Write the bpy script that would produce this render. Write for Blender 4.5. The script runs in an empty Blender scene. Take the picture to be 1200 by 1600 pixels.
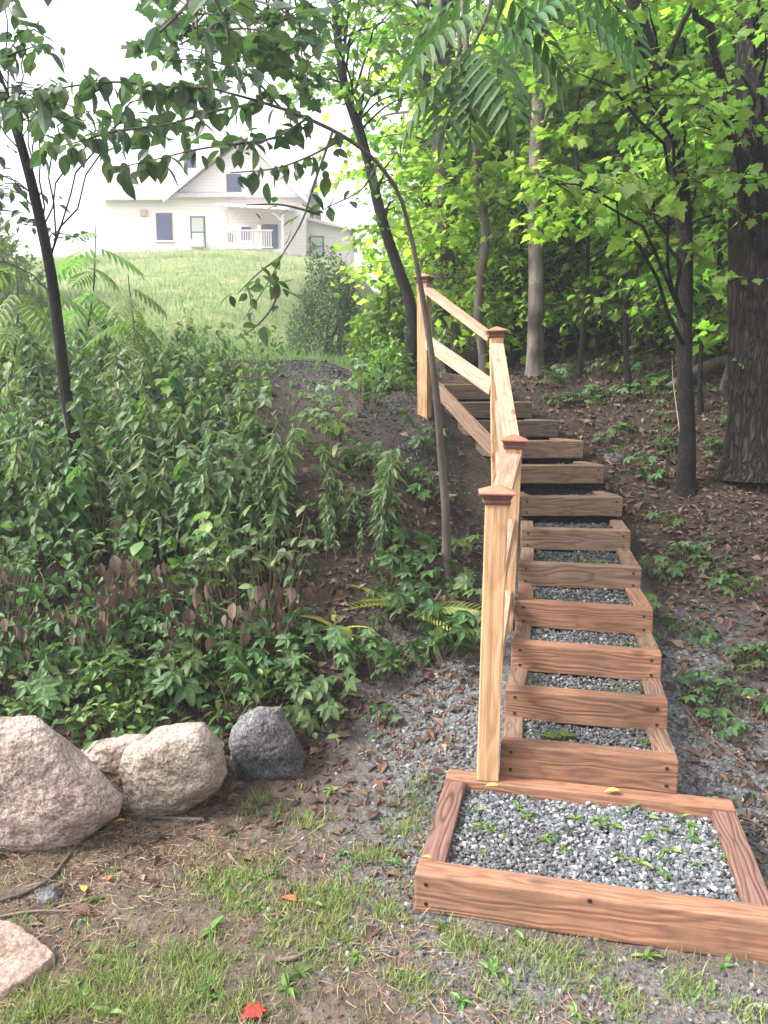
import bpy, bmesh, math, random
import numpy as np
from mathutils import Matrix, Vector
random.seed(7)
rng = np.random.default_rng(7)
sc = bpy.context.scene
COL = sc.collection

# ------------------------------------------------------------------ camera, sky, sun, exposure
F_PX, PITCH, CAM_H = 1202.6, math.radians(8.18), 1.723      # focal length in photo pixels (1200 wide)
cam_d = bpy.data.cameras.new('camera'); cam = bpy.data.objects.new('camera', cam_d); COL.objects.link(cam)
cam.location = (0, 0, CAM_H); cam.rotation_euler = (math.pi/2 - PITCH, 0, 0)
cam_d.sensor_fit = 'HORIZONTAL'; cam_d.sensor_width = 36.0; cam_d.lens = 36.0*F_PX/1200.0
cam_d.clip_start = 0.05; cam_d.clip_end = 600.0
sc.camera = cam

SUN_EL, SUN_AZ = math.radians(44), math.radians(-100)        # azimuth measured from +Y clockwise
w = bpy.data.worlds.new('World'); sc.world = w; w.use_nodes = True
nt = w.node_tree; nt.nodes.clear()
sky = nt.nodes.new('ShaderNodeTexSky'); sky.sky_type = 'NISHITA'; sky.sun_disc = False
sky.sun_elevation = SUN_EL; sky.sun_rotation = SUN_AZ
sky.dust_density = 4.0; sky.air_density = 1.4; sky.ozone_density = 1.0
hs = nt.nodes.new('ShaderNodeHueSaturation'); hs.inputs['Saturation'].default_value = 0.16   # overcast
bg = nt.nodes.new('ShaderNodeBackground'); bg.inputs['Strength'].default_value = 0.15
wo = nt.nodes.new('ShaderNodeOutputWorld')
nt.links.new(sky.outputs[0], hs.inputs['Color']); nt.links.new(hs.outputs[0], bg.inputs['Color']); nt.links.new(bg.outputs[0], wo.inputs['Surface'])
sl = bpy.data.lights.new('sun', 'SUN'); sl.energy = 2.4; sl.angle = math.radians(18); sl.color = (1.0, 0.96, 0.9)
sun = bpy.data.objects.new('sun', sl); COL.objects.link(sun); sun.location = (0, -5, 30)
sd = Vector((math.sin(SUN_AZ)*math.cos(SUN_EL), math.cos(SUN_AZ)*math.cos(SUN_EL), math.sin(SUN_EL)))
sun.rotation_euler = sd.to_track_quat('Z', 'Y').to_euler()
vs = sc.view_settings
vs.view_transform = 'Standard'; vs.look = 'None'; vs.gamma = 1.0; vs.use_curve_mapping = False; vs.exposure = 1.9
sc.cycles.max_bounces = 10; sc.cycles.diffuse_bounces = 6; sc.cycles.transmission_bounces = 8; sc.cycles.transparent_max_bounces = 8
sc.cycles.use_denoising = True
sc.cycles.sample_clamp_indirect = 6.0

# ------------------------------------------------------------------ pixel helpers (photo pixels, 1200 x 1600)
_cp, _sp = math.cos(PITCH), math.sin(PITCH)
FWD = np.array([0, _cp, -_sp]); UPV = np.array([0, _sp, _cp]); RT = np.array([1.0, 0, 0])
CAMP = np.array([0, 0, CAM_H])
def ray(u, v): return FWD + RT*((u-600)/F_PX) - UPV*((v-800)/F_PX)
def at(u, v, y):
    d = ray(u, v); return CAMP + d*(y/d[1])

# ------------------------------------------------------------------ noise
def _h(ix, iy, s):
    q = np.sin(ix*127.1 + iy*311.7 + s*74.7)*43758.5453
    return q - np.floor(q)
def vnoise(x, y, s=0):
    x = np.asarray(x, float); y = np.asarray(y, float)
    xi, yi = np.floor(x), np.floor(y); fx, fy = x-xi, y-yi
    fx = fx*fx*(3-2*fx); fy = fy*fy*(3-2*fy)
    return (_h(xi, yi, s)*(1-fx)+_h(xi+1, yi, s)*fx)*(1-fy) + (_h(xi, yi+1, s)*(1-fx)+_h(xi+1, yi+1, s)*fx)*fy
def fbm(x, y, s=0, o=3):
    t = 0; a = .5
    for i in range(o):
        t = t + a*(vnoise(np.asarray(x)*2**i, np.asarray(y)*2**i, s+i*13)-.5); a *= .5
    return t
def sstep(a, b, x):
    t = np.clip((np.asarray(x, float)-a)/(b-a), 0, 1); return t*t*(3-2*t)

# ------------------------------------------------------------------ stair data (from the photograph)
HB, TB_ = 0.14, 0.089
STEP = [  # front-bottom-left x, y, z, heading, width, forward tilt (deg)
 (0.495, 3.100, 0.140, -0.232, 0.717, 0), (0.562, 3.415, 0.259, -0.217, 0.717, 0), (0.641, 3.741, 0.378, -0.249, 0.717, 0),
 (0.724, 4.121, 0.496, -0.284, 0.717, 0), (0.815, 4.567, 0.615, -0.203, 0.712, 0), (0.926, 5.117, 0.734, -0.150, 0.712, 1)]
def _upper(ul, ur, vt, y, slope=0.0, hb=.138):
    a = at(ul, vt, y); b = at(ur, vt, y+slope)
    hd = math.atan2(b[1]-a[1], b[0]-a[0]); wd = math.hypot(b[0]-a[0], b[1]-a[1])
    return (a[0], a[1], a[2]-hb, hd, wd, 3)
STEP.append(_upper(814, 973.3, 777, 5.50))
STEP.append(_upper(800, 944, 727.6, 5.84, .02))
STEP.append(_upper(772, 912, 689.4, 6.18, .04))
STEP.append(_upper(742, 873, 657.5, 6.52, .06))
STEP.append(_upper(714, 832, 628.5, 6.86, .06))
STEP.append(_upper(694, 793, 600.5, 7.22, .05))
PLAT = dict(x=0.103, y=2.405, a=-0.230, D=0.777, W=1.148)

by = [-200, 3.02, 3.12] + [s[1]+.02 for s in STEP[1:]] + [7.6, 9, 12, 40, 200]
bz = [0, 0.0, 0.12] + [min(b_[2]-.02, a_[2]+HB-.065) for a_, b_ in zip(STEP[:-1], STEP[1:])] + [1.83, 1.98, 2.35, 5.0, 12]
ky = [-200, 3.15, 3.5, 4, 5, 6, 7, 7.7, 9.5, 11, 34.5, 38, 60, 200]
kz = [0, 0.02, .16, .48, 1.0, 1.46, 1.9, 2.1, 2.22, 2.45, 7.95, 8.15, 8.7, 12]
def stair_x(y):      # centre line of the stairs
    return np.interp(y, [2.4, 3.1, 3.74, 4.57, 5.5, 6.52, 7.2, 9], [.66, .85, .98, 1.16, 1.30, 1.10, .82, .2])
def terrain(x, y):
    x = np.asarray(x, float); y = np.asarray(y, float)
    b = np.interp(y, by, bz); k = np.interp(y, ky, kz)
    sx = stair_x(y)
    left = sstep(.45, 1.3, sx - x)                           # 1 on the left bank
    far = sstep(8.5, 12, y)
    left_far = sstep(-1.0, -4.0, x - .08*(y-9))
    left = left*(1-far) + left_far*far
    z = b*(1-left) + k*left
    dr = np.clip(x - sx - .42, 0, 40)
    z = z + (.16*np.minimum(dr, 2.5) + .05*np.clip(dr-2.5, 0, 20))*sstep(2.9, 4.6, y)
    # small unevenness, none under the stairs
    off = sstep(.40, .7, np.abs(x-sx)) if True else 1
    near = sstep(2.9, 2.0, y)
    offp = np.maximum(off, near)
    z = z + fbm(x*1.3, y*1.3, 3)*.10*offp*sstep(2.6, 5, y) + fbm(x*6, y*6, 9)*.030*offp + fbm(x*25, y*25, 21, 2)*.014*offp
    z = z + fbm(x*.15, y*.15, 31)*1.2*sstep(14, 30, y)
    z = z + .26*np.exp(-((x-sx+.74)/.22)**2)*np.exp(-((y-6.75)/.6)**2)
    return z
def ground(u, v, ymin=1.2, ymax=60):
    d = ray(u, v); d = d/d[1]
    ys = np.concatenate([np.arange(ymin, 12, .02), np.arange(12, ymax, .1)])
    zz = CAM_H + d[2]*ys; xx = d[0]*ys
    t = terrain(xx, ys); below = zz <= t
    i = int(np.argmax(below)) if below.any() else len(ys)-1
    return np.array([xx[i], ys[i], t[i]])

# ------------------------------------------------------------------ mesh helpers
def bulk(name, V, F, mats=(), parent=None, smooth=False, midx=None, root=None):
    """V (n,3), F list of face index arrays each (m,k)"""
    me = bpy.data.meshes.new(name)
    V = np.ascontiguousarray(V, dtype=np.float32)
    if isinstance(F, np.ndarray): F = [F]
    F = [f for f in F if len(f)]
    me.vertices.add(len(V)); me.vertices.foreach_set('co', V.ravel())
    li = np.concatenate([f.ravel() for f in F]).astype(np.int32)
    tot = np.concatenate([np.full(len(f), f.shape[1]) for f in F]).astype(np.int32)
    st = np.concatenate([[0], np.cumsum(tot)[:-1]]).astype(np.int32)
    me.loops.add(len(li)); me.loops.foreach_set('vertex_index', li)
    me.polygons.add(len(tot)); me.polygons.foreach_set('loop_start', st); me.polygons.foreach_set('loop_total', tot)
    if midx is not None: me.polygons.foreach_set('material_index', np.asarray(midx, np.int32))
    me.polygons.foreach_set('use_smooth', np.full(len(tot), bool(smooth)))
    me.update(calc_edges=True)
    for m in (mats if isinstance(mats, (list, tuple)) else [mats]): me.materials.append(m)
    o = bpy.data.objects.new(name, me); COL.objects.link(o)
    if parent is not None: o.parent = parent
    return o
def empty(name, loc, rz=0.0):
    o = bpy.data.objects.new(name, None); COL.objects.link(o); o.location = tuple(loc); o.rotation_euler = (0, 0, rz)
    o.empty_display_size = .1
    return o
def tag(o, label=None, cat=None, group=None, kind=None):
    if label: o['label'] = label
    if cat: o['category'] = cat
    if group: o['group'] = group
    if kind: o['kind'] = kind
    return o
def copy_tree(o, parent=None):
    c = o.copy(); COL.objects.link(c)
    if parent is not None: c.parent = parent
    for ch in [q for q in o.children]: copy_tree(ch, c)
    return c
def from_bm(name, bm, mats, parent=None, smooth=False):
    me = bpy.data.meshes.new(name); bm.normal_update(); bm.to_mesh(me); bm.free()
    for m in (mats if isinstance(mats, (list, tuple)) else [mats]): me.materials.append(m)
    if smooth:
        for p in me.polygons: p.use_smooth = True
    o = bpy.data.objects.new(name, me); COL.objects.link(o)
    if parent is not None: o.parent = parent
    return o
def box_obj(name, c, axes, dims, mat, root, origin, bevel=.004, seg=2, wob=0.0):
    """timber: mesh along local x; placed by a matrix; child of root (whose matrix is origin)"""
    bm = bmesh.new()
    bmesh.ops.create_cube(bm, size=1.0)
    for v in bm.verts: v.co = Vector((v.co.x*dims[0], v.co.y*dims[1], v.co.z*dims[2]))
    if bevel: bmesh.ops.bevel(bm, geom=list(bm.edges), offset=bevel, segments=seg, profile=.6, affect='EDGES')
    if wob:
        bmesh.ops.subdivide_edges(bm, edges=[e for e in bm.edges if abs(e.verts[0].co.x-e.verts[1].co.x) > dims[0]*.6], cuts=9)
        r = random.random()*50
        for v in bm.verts:
            v.co.z += wob*float(fbm(v.co.x*3+r, v.co.y*8, 2)); v.co.y += wob*float(fbm(v.co.x*4+r, v.co.z*9+r, 5))
    o = from_bm(name, bm, mat)
    M = Matrix(((axes[0][0], axes[1][0], axes[2][0], c[0]), (axes[0][1], axes[1][1], axes[2][1], c[1]), (axes[0][2], axes[1][2], axes[2][2], c[2]), (0, 0, 0, 1)))
    if root is not None:
        o.parent = root
        o.matrix_local = origin.inverted() @ M
    else: o.matrix_world = M
    return o, M
def tube(pts, rad, n=8, rough=0.0, seed=0, cap=True):
    pts = np.asarray(pts, float); rad = np.asarray(rad, float)
    k = len(pts)
    t = np.gradient(pts, axis=0); t /= np.linalg.norm(t, axis=1)[:, None]+1e-9
    ref = np.array([1.0, 0, 0]) if abs(t[:, 0]).mean() < .8 else np.array([0, 0, 1.0])
    a = np.cross(t, ref); a /= np.linalg.norm(a, axis=1)[:, None]+1e-9
    b = np.cross(t, a)
    th = np.linspace(0, 2*np.pi, n, endpoint=False)
    R = rad[:, None]*np.ones(n)[None]
    if rough:
        L = np.concatenate([[0], np.cumsum(np.linalg.norm(np.diff(pts, axis=0), axis=1))])
        R = R*(1+rough*2*fbm(np.cos(th)[None]*1.7+L[:, None]*2+seed, np.sin(th)[None]*1.7+L[:, None]*1.1, seed, 3))
    V = pts[:, None] + R[..., None]*(np.cos(th)[None, :, None]*a[:, None] + np.sin(th)[None, :, None]*b[:, None])
    V = V.reshape(-1, 3)
    i = np.arange(k-1)[:, None]*n; j = np.arange(n)[None]; jn = (j+1) % n
    F = np.stack([i+j, i+jn, i+n+jn, i+n+j], -1).reshape(-1, 4)
    return V, F
def spline(pts, n):
    pts = np.asarray(pts, float); k = len(pts)
    d = np.concatenate([[0], np.cumsum(np.linalg.norm(np.diff(pts, axis=0), axis=1))])
    s = np.linspace(0, d[-1], n); out = np.zeros((n, pts.shape[1]))
    m = np.gradient(pts, d, axis=0)
    idx = np.clip(np.searchsorted(d, s, 'right')-1, 0, k-2)
    h = (d[idx+1]-d[idx])[:, None]; t = ((s-d[idx])/(d[idx+1]-d[idx]))[:, None]
    out = (2*t**3-3*t**2+1)*pts[idx] + (t**3-2*t**2+t)*h*m[idx] + (-2*t**3+3*t**2)*pts[idx+1] + (t**3-t**2)*h*m[idx+1]
    return out
class Geo:
    """collects tubes into quads"""
    def __init__(s): s.V = []; s.F = []; s.n = 0
    def add(s, VF):
        V, F = VF; s.V.append(V); s.F.append(F+s.n); s.n += len(V)
    def build(s, name, mat, parent=None, off=None, smooth=True):
        V = np.concatenate(s.V)
        if off is not None: V = V - np.asarray(off)
        return bulk(name, V, np.concatenate(s.F), mat, parent, smooth)

# ------------------------------------------------------------------ leaf templates (along +y, normal +z, length 1)
def leaf_oval(wd=.5, fold=.10, curl=.15, hi=True):
    ys = [.22, .5, .78] if hi else [.45]
    ws = [.8, 1.0, .62] if hi else [1.0]
    V = [(0, 0, 0)]
    for y, q in zip(ys, ws):
        V += [(-wd/2*q, y, fold*q - curl*y*y), (0, y, -curl*y*y), (wd/2*q, y, fold*q - curl*y*y)]
    V.append((0, 1, -curl)); T = []
    T += [(0, 2, 1), (0, 3, 2)]
    for i in range(len(ys)-1):
        a = 1+3*i; b = a+3
        T += [(a, a+1, b+1), (a, b+1, b), (a+1, a+2, b+2), (a+1, b+2, b+1)]
    a = 1+3*(len(ys)-1); e = len(V)-1
    T += [(a, a+1, e), (a+1, a+2, e)]
    return np.array(V, float), np.array(T)
def leaf_fine(wd=.5, fold=.08, curl=.2):
    ys = [.04, .16, .32, .5, .68, .84, .94]; ws = [.22, .66, .94, 1.0, .82, .46, .2]
    V = [(0, 0, 0)]; T = [(0, 2, 1), (0, 3, 2)]
    for y, q in zip(ys, ws): V += [(-wd/2*q, y, fold*q-curl*y*y), (0, y, -curl*y*y), (wd/2*q, y, fold*q-curl*y*y)]
    V.append((0, 1.03, -curl*1.05)); e = len(V)-1
    for i in range(len(ys)-1):
        a = 1+3*i; b = a+3; T += [(a, a+1, b+1), (a, b+1, b), (a+1, a+2, b+2), (a+1, b+2, b+1)]
    a = 1+3*(len(ys)-1); T += [(a, a+1, e), (a+1, a+2, e)]
    return np.array(V, float), np.array(T)
def leaf_flat(wd=.5, fold=.1):
    return np.array([(0, 0, 0), (wd/2, .5, fold), (0, 1, -.08), (-wd/2, .5, fold)], float), np.array([(0, 1, 2), (0, 2, 3)])
def leaf_maple(curl=.12):
    half = [(0, 0), (.10, .06), (.34, .02), (.27, .20), (.52, .34), (.50, .47), (.34, .48), (.36, .68), (.24, .64), (.17, .74), (.10, .88), (0, 1.0)]
    pts = half + [(-x, y) for x, y in half[-2:0:-1]]
    V = [(0, .36, .03)] + [(x, y, .06*abs(x)*2 - curl*(y*y) - .1*x*x) for x, y in pts]
    n = len(pts); T = [(0, 1+i, 1+(i+1) % n) for i in range(n)]
    T = [(a, c, b) for a, b, c in T]
    return np.array(V, float), np.array(T)
def Rz(a): c, s = np.cos(a), np.sin(a); z = np.zeros_like(a); o = np.ones_like(a); return np.stack([np.stack([c, -s, z], -1), np.stack([s, c, z], -1), np.stack([z, z, o], -1)], -2)
def Rx(a): c, s = np.cos(a), np.sin(a); z = np.zeros_like(a); o = np.ones_like(a); return np.stack([np.stack([o, z, z], -1), np.stack([z, c, -s], -1), np.stack([z, s, c], -1)], -2)
def Ry(a): c, s = np.cos(a), np.sin(a); z = np.zeros_like(a); o = np.ones_like(a); return np.stack([np.stack([c, z, s], -1), np.stack([z, o, z], -1), np.stack([-s, z, c], -1)], -2)
def rotm(yaw, pitch, roll):
    yaw, pitch, roll = [np.asarray(q, float) for q in np.broadcast_arrays(yaw, pitch, roll)]
    return Rz(yaw) @ Rx(pitch) @ Ry(roll)
def inst(tpl, pos, R, s, sw=None):
    T, Fc = tpl
    k = len(T); N = len(pos)
    S = np.asarray(s, float)*np.ones(N)
    TT = np.repeat(T[None], N, 0)*S[:, None, None]
    if sw is not None: TT[:, :, 0] *= np.asarray(sw)[:, None]
    V = np.einsum('nij,nkj->nki', R, TT) + np.asarray(pos)[:, None]
    Fn = (Fc[None] + (np.arange(N)*k)[:, None, None]).reshape(-1, Fc.shape[1])
    return V.reshape(-1, 3), Fn
class Leaves:
    def __init__(s): s.p = []; s.R = []; s.s = []
    def add(s, pos, yaw, pitch, roll, size):
        pos = np.atleast_2d(pos); n = len(pos)
        s.p.append(pos); s.R.append(rotm(np.ones(n)*yaw, np.ones(n)*pitch, np.ones(n)*roll)); s.s.append(np.ones(n)*size)
    def addR(s, pos, R, size): s.p.append(pos); s.R.append(R); s.s.append(size)
    def count(s): return sum(len(q) for q in s.p)
    def mesh(s, tpl, off=None):
        p = np.concatenate(s.p); R = np.concatenate(s.R); q = np.concatenate(s.s)
        if off is not None: p = p - np.asarray(off)
        return inst(tpl, p, R, q)
OVF = leaf_fine(.58, .07, .22); OV = leaf_oval(); OVN = leaf_oval(.28, .06, .3); OVW = leaf_oval(.62, .10, .2); FL = leaf_flat(.6); FLN = leaf_flat(.25, .04); MP = leaf_maple()
OVL = leaf_oval(.55, .1, .15, False)
def compound5(hi=True):
    t = leaf_oval(.5, .08, .18)
    p = np.zeros((5, 3)); yaw = np.radians([0, 55, -55, 115, -115]); s = np.array([1, .92, .92, .7, .7])
    V, Fc = inst(t, p, rotm(yaw, np.full(5, -.12), np.zeros(5)), s)
    return V, Fc
def compound3():
    t = leaf_oval(.62, .08, .18); p = np.zeros((3, 3)); p[1:, 1] = .02
    return inst(t, p, rotm(np.radians([0, 80, -80]), np.full(3, -.12), np.zeros(3)), np.array([1, .85, .85]))
CR5 = compound5()
def pinnate(n=8, wd=.24, L=.34, droop=.6, hi=True):
    """feather-like leaf, rachis length 1 along +y, drooping"""
    t = leaf_oval(wd, .05, .25)
    P, Y, S, Pt = [], [], [], []
    for i in range(n):
        y = .14+.82*i/(n-1)
        for sgn in (-1, 1):
            P.append((0, y, -droop*y*y*.5)); Y.append(-sgn*math.radians(66 - 22*i/(n-1))); S.append(L*(.75+.45*math.sin(math.pi*(i+.8)/(n+.6)))); Pt.append(-.25)
    P.append((0, .97, -droop*.5)); Y.append(0); S.append(L*.9); Pt.append(-.5)
    V, Fc = inst(t, np.array(P), rotm(np.array(Y), np.array(Pt), np.zeros(len(P))), np.array(S))
    # rachis
    rv = [];
    for y in np.linspace(0, 1, 6): rv += [(-.008, y, -droop*y*y*.5-.002), (.008, y, -droop*y*y*.5-.002)]
    n0 = len(V); ft = []
    for i in range(5):
        a = n0+2*i; ft += [(a, a+1, a+3), (a, a+3, a+2)]
    return np.concatenate([V, np.array(rv)]), np.concatenate([Fc, np.array(ft)])
PIN = pinnate()

# ------------------------------------------------------------------ materials
def newmat(name):
    m = bpy.data.materials.new(name); m.use_nodes = True; m.node_tree.nodes.clear()
    return m, m.node_tree.nodes, m.node_tree.links
def ramp(N, cols, interp='LINEAR'):
    r = N.new('ShaderNodeValToRGB'); r.color_ramp.interpolation = interp
    e = r.color_ramp.elements
    while len(e) < len(cols): e.new(.5)
    for q, (p, c) in zip(e, cols): q.position = p; q.color = (c[0], c[1], c[2], 1)
    return r
def leaf_mat(name, cols, trans=.35, rough=.5, spec=.35, tcol=1.5, nscale=45, tint=.25):
    m, N, L = newmat(name)
    g = N.new('ShaderNodeNewGeometry'); r = ramp(N, [(i/(len(cols)-1) if len(cols) > 1 else 0, c) for i, c in enumerate(cols)])
    L.new(g.outputs['Random Per Island'], r.inputs[0])
    tc = N.new('ShaderNodeTexCoord'); nz = N.new('ShaderNodeTexNoise'); nz.inputs['Scale'].default_value = nscale; nz.inputs['Detail'].default_value = 3
    L.new(tc.outputs['Object'], nz.inputs['Vector'])
    mx = N.new('ShaderNodeMix'); mx.data_type = 'RGBA'; mx.blend_type = 'MULTIPLY'; mx.inputs[0].default_value = .5
    rr = ramp(N, [(.3, (.55, .6, .5)), (.7, (1.25, 1.2, 1.15))]); L.new(nz.outputs[0], rr.inputs[0])
    oi = N.new('ShaderNodeObjectInfo'); hv = N.new('ShaderNodeHueSaturation')
    mv = N.new('ShaderNodeMapRange'); mv.inputs[3].default_value = 1-tint; mv.inputs[4].default_value = 1+tint; L.new(oi.outputs['Random'], mv.inputs[0]); L.new(mv.outputs[0], hv.inputs['Value'])
    fr = N.new('ShaderNodeMath'); fr.operation = 'MULTIPLY'; fr.inputs[1].default_value = 7.13; L.new(oi.outputs['Random'], fr.inputs[0])
    f2 = N.new('ShaderNodeMath'); f2.operation = 'FRACT'; L.new(fr.outputs[0], f2.inputs[0])
    mh = N.new('ShaderNodeMapRange'); mh.inputs[3].default_value = .5-tint*.12; mh.inputs[4].default_value = .5+tint*.06; L.new(f2.outputs[0], mh.inputs[0]); L.new(mh.outputs[0], hv.inputs['Hue'])
    L.new(r.outputs[0], hv.inputs['Color'])
    L.new(hv.outputs[0], mx.inputs[6]); L.new(rr.outputs[0], mx.inputs[7])
    b = N.new('ShaderNodeBsdfPrincipled'); b.inputs['Roughness'].default_value = rough; b.inputs['Specular IOR Level'].default_value = spec
    L.new(mx.outputs[2], b.inputs['Base Color'])
    t = N.new('ShaderNodeBsdfTranslucent')
    ml = N.new('ShaderNodeMix'); ml.data_type = 'RGBA'; ml.blend_type = 'MULTIPLY'; ml.inputs[0].default_value = 1; ml.inputs[7].default_value = (tcol*.97, tcol*1.15, tcol*.65, 1)
    L.new(mx.outputs[2], ml.inputs[6]); L.new(ml.outputs[2], t.inputs['Color'])
    s = N.new('ShaderNodeMixShader'); s.inputs[0].default_value = trans; o = N.new('ShaderNodeOutputMaterial')
    L.new(b.outputs[0], s.inputs[1]); L.new(t.outputs[0], s.inputs[2]); L.new(s.outputs[0], o.inputs[0])
    return m
def wood_mat(name, c_light, c_mid, c_dark, knot=(.10, .04, .025), dirt=.35, rough=.7, grain=1.0, dirtcol=(.07, .055, .045)):
    m, N, L = newmat(name)
    tc = N.new('ShaderNodeTexCoord'); oi = N.new('ShaderNodeObjectInfo')
    add = N.new('ShaderNodeVectorMath'); add.operation = 'ADD'; cmb = N.new('ShaderNodeCombineXYZ')
    ml = N.new('ShaderNodeMath'); ml.operation = 'MULTIPLY'; ml.inputs[1].default_value = 37.0
    L.new(oi.outputs['Random'], ml.inputs[0]); L.new(ml.outputs[0], cmb.inputs[0]); L.new(ml.outputs[0], cmb.inputs[1]); L.new(ml.outputs[0], cmb.inputs[2])
    L.new(tc.outputs['Object'], add.inputs[0]); L.new(cmb.outputs[0], add.inputs[1])
    mp = N.new('ShaderNodeMapping'); mp.inputs['Scale'].default_value = (.55, 11, 11); L.new(add.outputs[0], mp.inputs[0])
    # knots bend the grain
    mk = N.new('ShaderNodeMapping'); mk.inputs['Scale'].default_value = (4.0, 8, 8); L.new(add.outputs[0], mk.inputs[0])
    vo = N.new('ShaderNodeTexVoronoi'); vo.inputs['Scale'].default_value = 1.0; L.new(mk.outputs[0], vo.inputs['Vector'])
    n1 = N.new('ShaderNodeTexNoise'); n1.inputs['Scale'].default_value = 1.0; n1.inputs['Detail'].default_value = 1.2; n1.inputs['Distortion'].default_value = .15
    L.new(mp.outputs[0], n1.inputs['Vector'])
    # rings: sin of (noise*k + knot distance)
    ma = N.new('ShaderNodeMath'); ma.operation = 'MULTIPLY_ADD'; ma.inputs[1].default_value = 62*grain
    kd = N.new('ShaderNodeMath'); kd.operation = 'MULTIPLY'; kd.inputs[1].default_value = 12.0; L.new(vo.outputs['Distance'], kd.inputs[0])
    L.new(n1.outputs[0], ma.inputs[0]); L.new(kd.outputs[0], ma.inputs[2])
    sn = N.new('ShaderNodeMath'); sn.operation = 'SINE'; L.new(ma.outputs[0], sn.inputs[0])
    hf = N.new('ShaderNodeMath'); hf.operation = 'MULTIPLY_ADD'; hf.inputs[1].default_value = .5; hf.inputs[2].default_value = .5; L.new(sn.outputs[0], hf.inputs[0])
    r = ramp(N, [(0, c_dark), (.14, c_mid), (.5, c_light), (1, [q*1.06 for q in c_light])]); L.new(hf.outputs[0], r.inputs[0])
    # fine fibres
    mf = N.new('ShaderNodeMapping'); mf.inputs['Scale'].default_value = (3, 120, 120); L.new(add.outputs[0], mf.inputs[0])
    nf = N.new('ShaderNodeTexNoise'); nf.inputs['Scale'].default_value = 1; nf.inputs['Detail'].default_value = 4; L.new(mf.outputs[0], nf.inputs['Vector'])
    rf = ramp(N, [(.3, (.5, .48, .46)), (.65, (1.15, 1.13, 1.11))]); L.new(nf.outputs[0], rf.inputs[0])
    m1 = N.new('ShaderNodeMix'); m1.data_type = 'RGBA'; m1.blend_type = 'MULTIPLY'; m1.inputs[0].default_value = .8; L.new(r.outputs[0], m1.inputs[6]); L.new(rf.outputs[0], m1.inputs[7])
    # knot core: only some cells
    kc = ramp(N, [(.10, (1, 1, 1)), (.20, (0, 0, 0))]); L.new(vo.outputs['Distance'], kc.inputs[0])
    sep = N.new('ShaderNodeSeparateColor'); L.new(vo.outputs['Color'], sep.inputs[0])
    gt = N.new('ShaderNodeMath'); gt.operation = 'GREATER_THAN'; gt.inputs[1].default_value = .48; L.new(sep.outputs[0], gt.inputs[0])
    km = N.new('ShaderNodeMath'); km.operation = 'MULTIPLY'; L.new(kc.outputs[0], km.inputs[0]); L.new(gt.outputs[0], km.inputs[1])
    km2 = N.new('ShaderNodeMath'); km2.operation = 'MULTIPLY'; km2.inputs[1].default_value = .92; L.new(km.outputs[0], km2.inputs[0])
    m2 = N.new('ShaderNodeMix'); m2.data_type = 'RGBA'; L.new(km2.outputs[0], m2.inputs[0]); L.new(m1.outputs[2], m2.inputs[6]); m2.inputs[7].default_value = (*knot, 1)
    # weathering stains
    nd = N.new('ShaderNodeTexNoise'); nd.inputs['Scale'].default_value = 5; nd.inputs['Detail'].default_value = 5; nd.inputs['Roughness'].default_value = .65; L.new(add.outputs[0], nd.inputs['Vector'])
    rd = ramp(N, [(.45, (0, 0, 0)), (.75, (1, 1, 1))]); L.new(nd.outputs[0], rd.inputs[0])
    md = N.new('ShaderNodeMath'); md.operation = 'MULTIPLY'; md.inputs[1].default_value = dirt; L.new(rd.outputs[0], md.inputs[0])
    m3 = N.new('ShaderNodeMix'); m3.data_type = 'RGBA'; L.new(md.outputs[0], m3.inputs[0]); L.new(m2.outputs[2], m3.inputs[6]); m3.inputs[7].default_value = (*dirtcol, 1)
    # object tint
    hsv = N.new('ShaderNodeHueSaturation'); mr = N.new('ShaderNodeMapRange'); mr.inputs[3].default_value = .82; mr.inputs[4].default_value = 1.18
    L.new(oi.outputs['Random'], mr.inputs[0]); L.new(mr.outputs[0], hsv.inputs['Value']); L.new(m3.outputs[2], hsv.inputs['Color'])
    b = N.new('ShaderNodeBsdfPrincipled'); b.inputs['Roughness'].default_value = rough; b.inputs['Specular IOR Level'].default_value = .3
    L.new(hsv.outputs[0], b.inputs['Base Color'])
    bp = N.new('ShaderNodeBump'); bp.inputs['Strength'].default_value = .35; bp.inputs['Distance'].default_value = .004
    ba = N.new('ShaderNodeMath'); ba.operation = 'ADD'; L.new(nf.outputs[0], ba.inputs[0]); L.new(hf.outputs[0], ba.inputs[1]); L.new(ba.outputs[0], bp.inputs['Height']); L.new(bp.outputs[0], b.inputs['Normal'])
    o = N.new('ShaderNodeOutputMaterial'); L.new(b.outputs[0], o.inputs[0])
    return m
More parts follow.
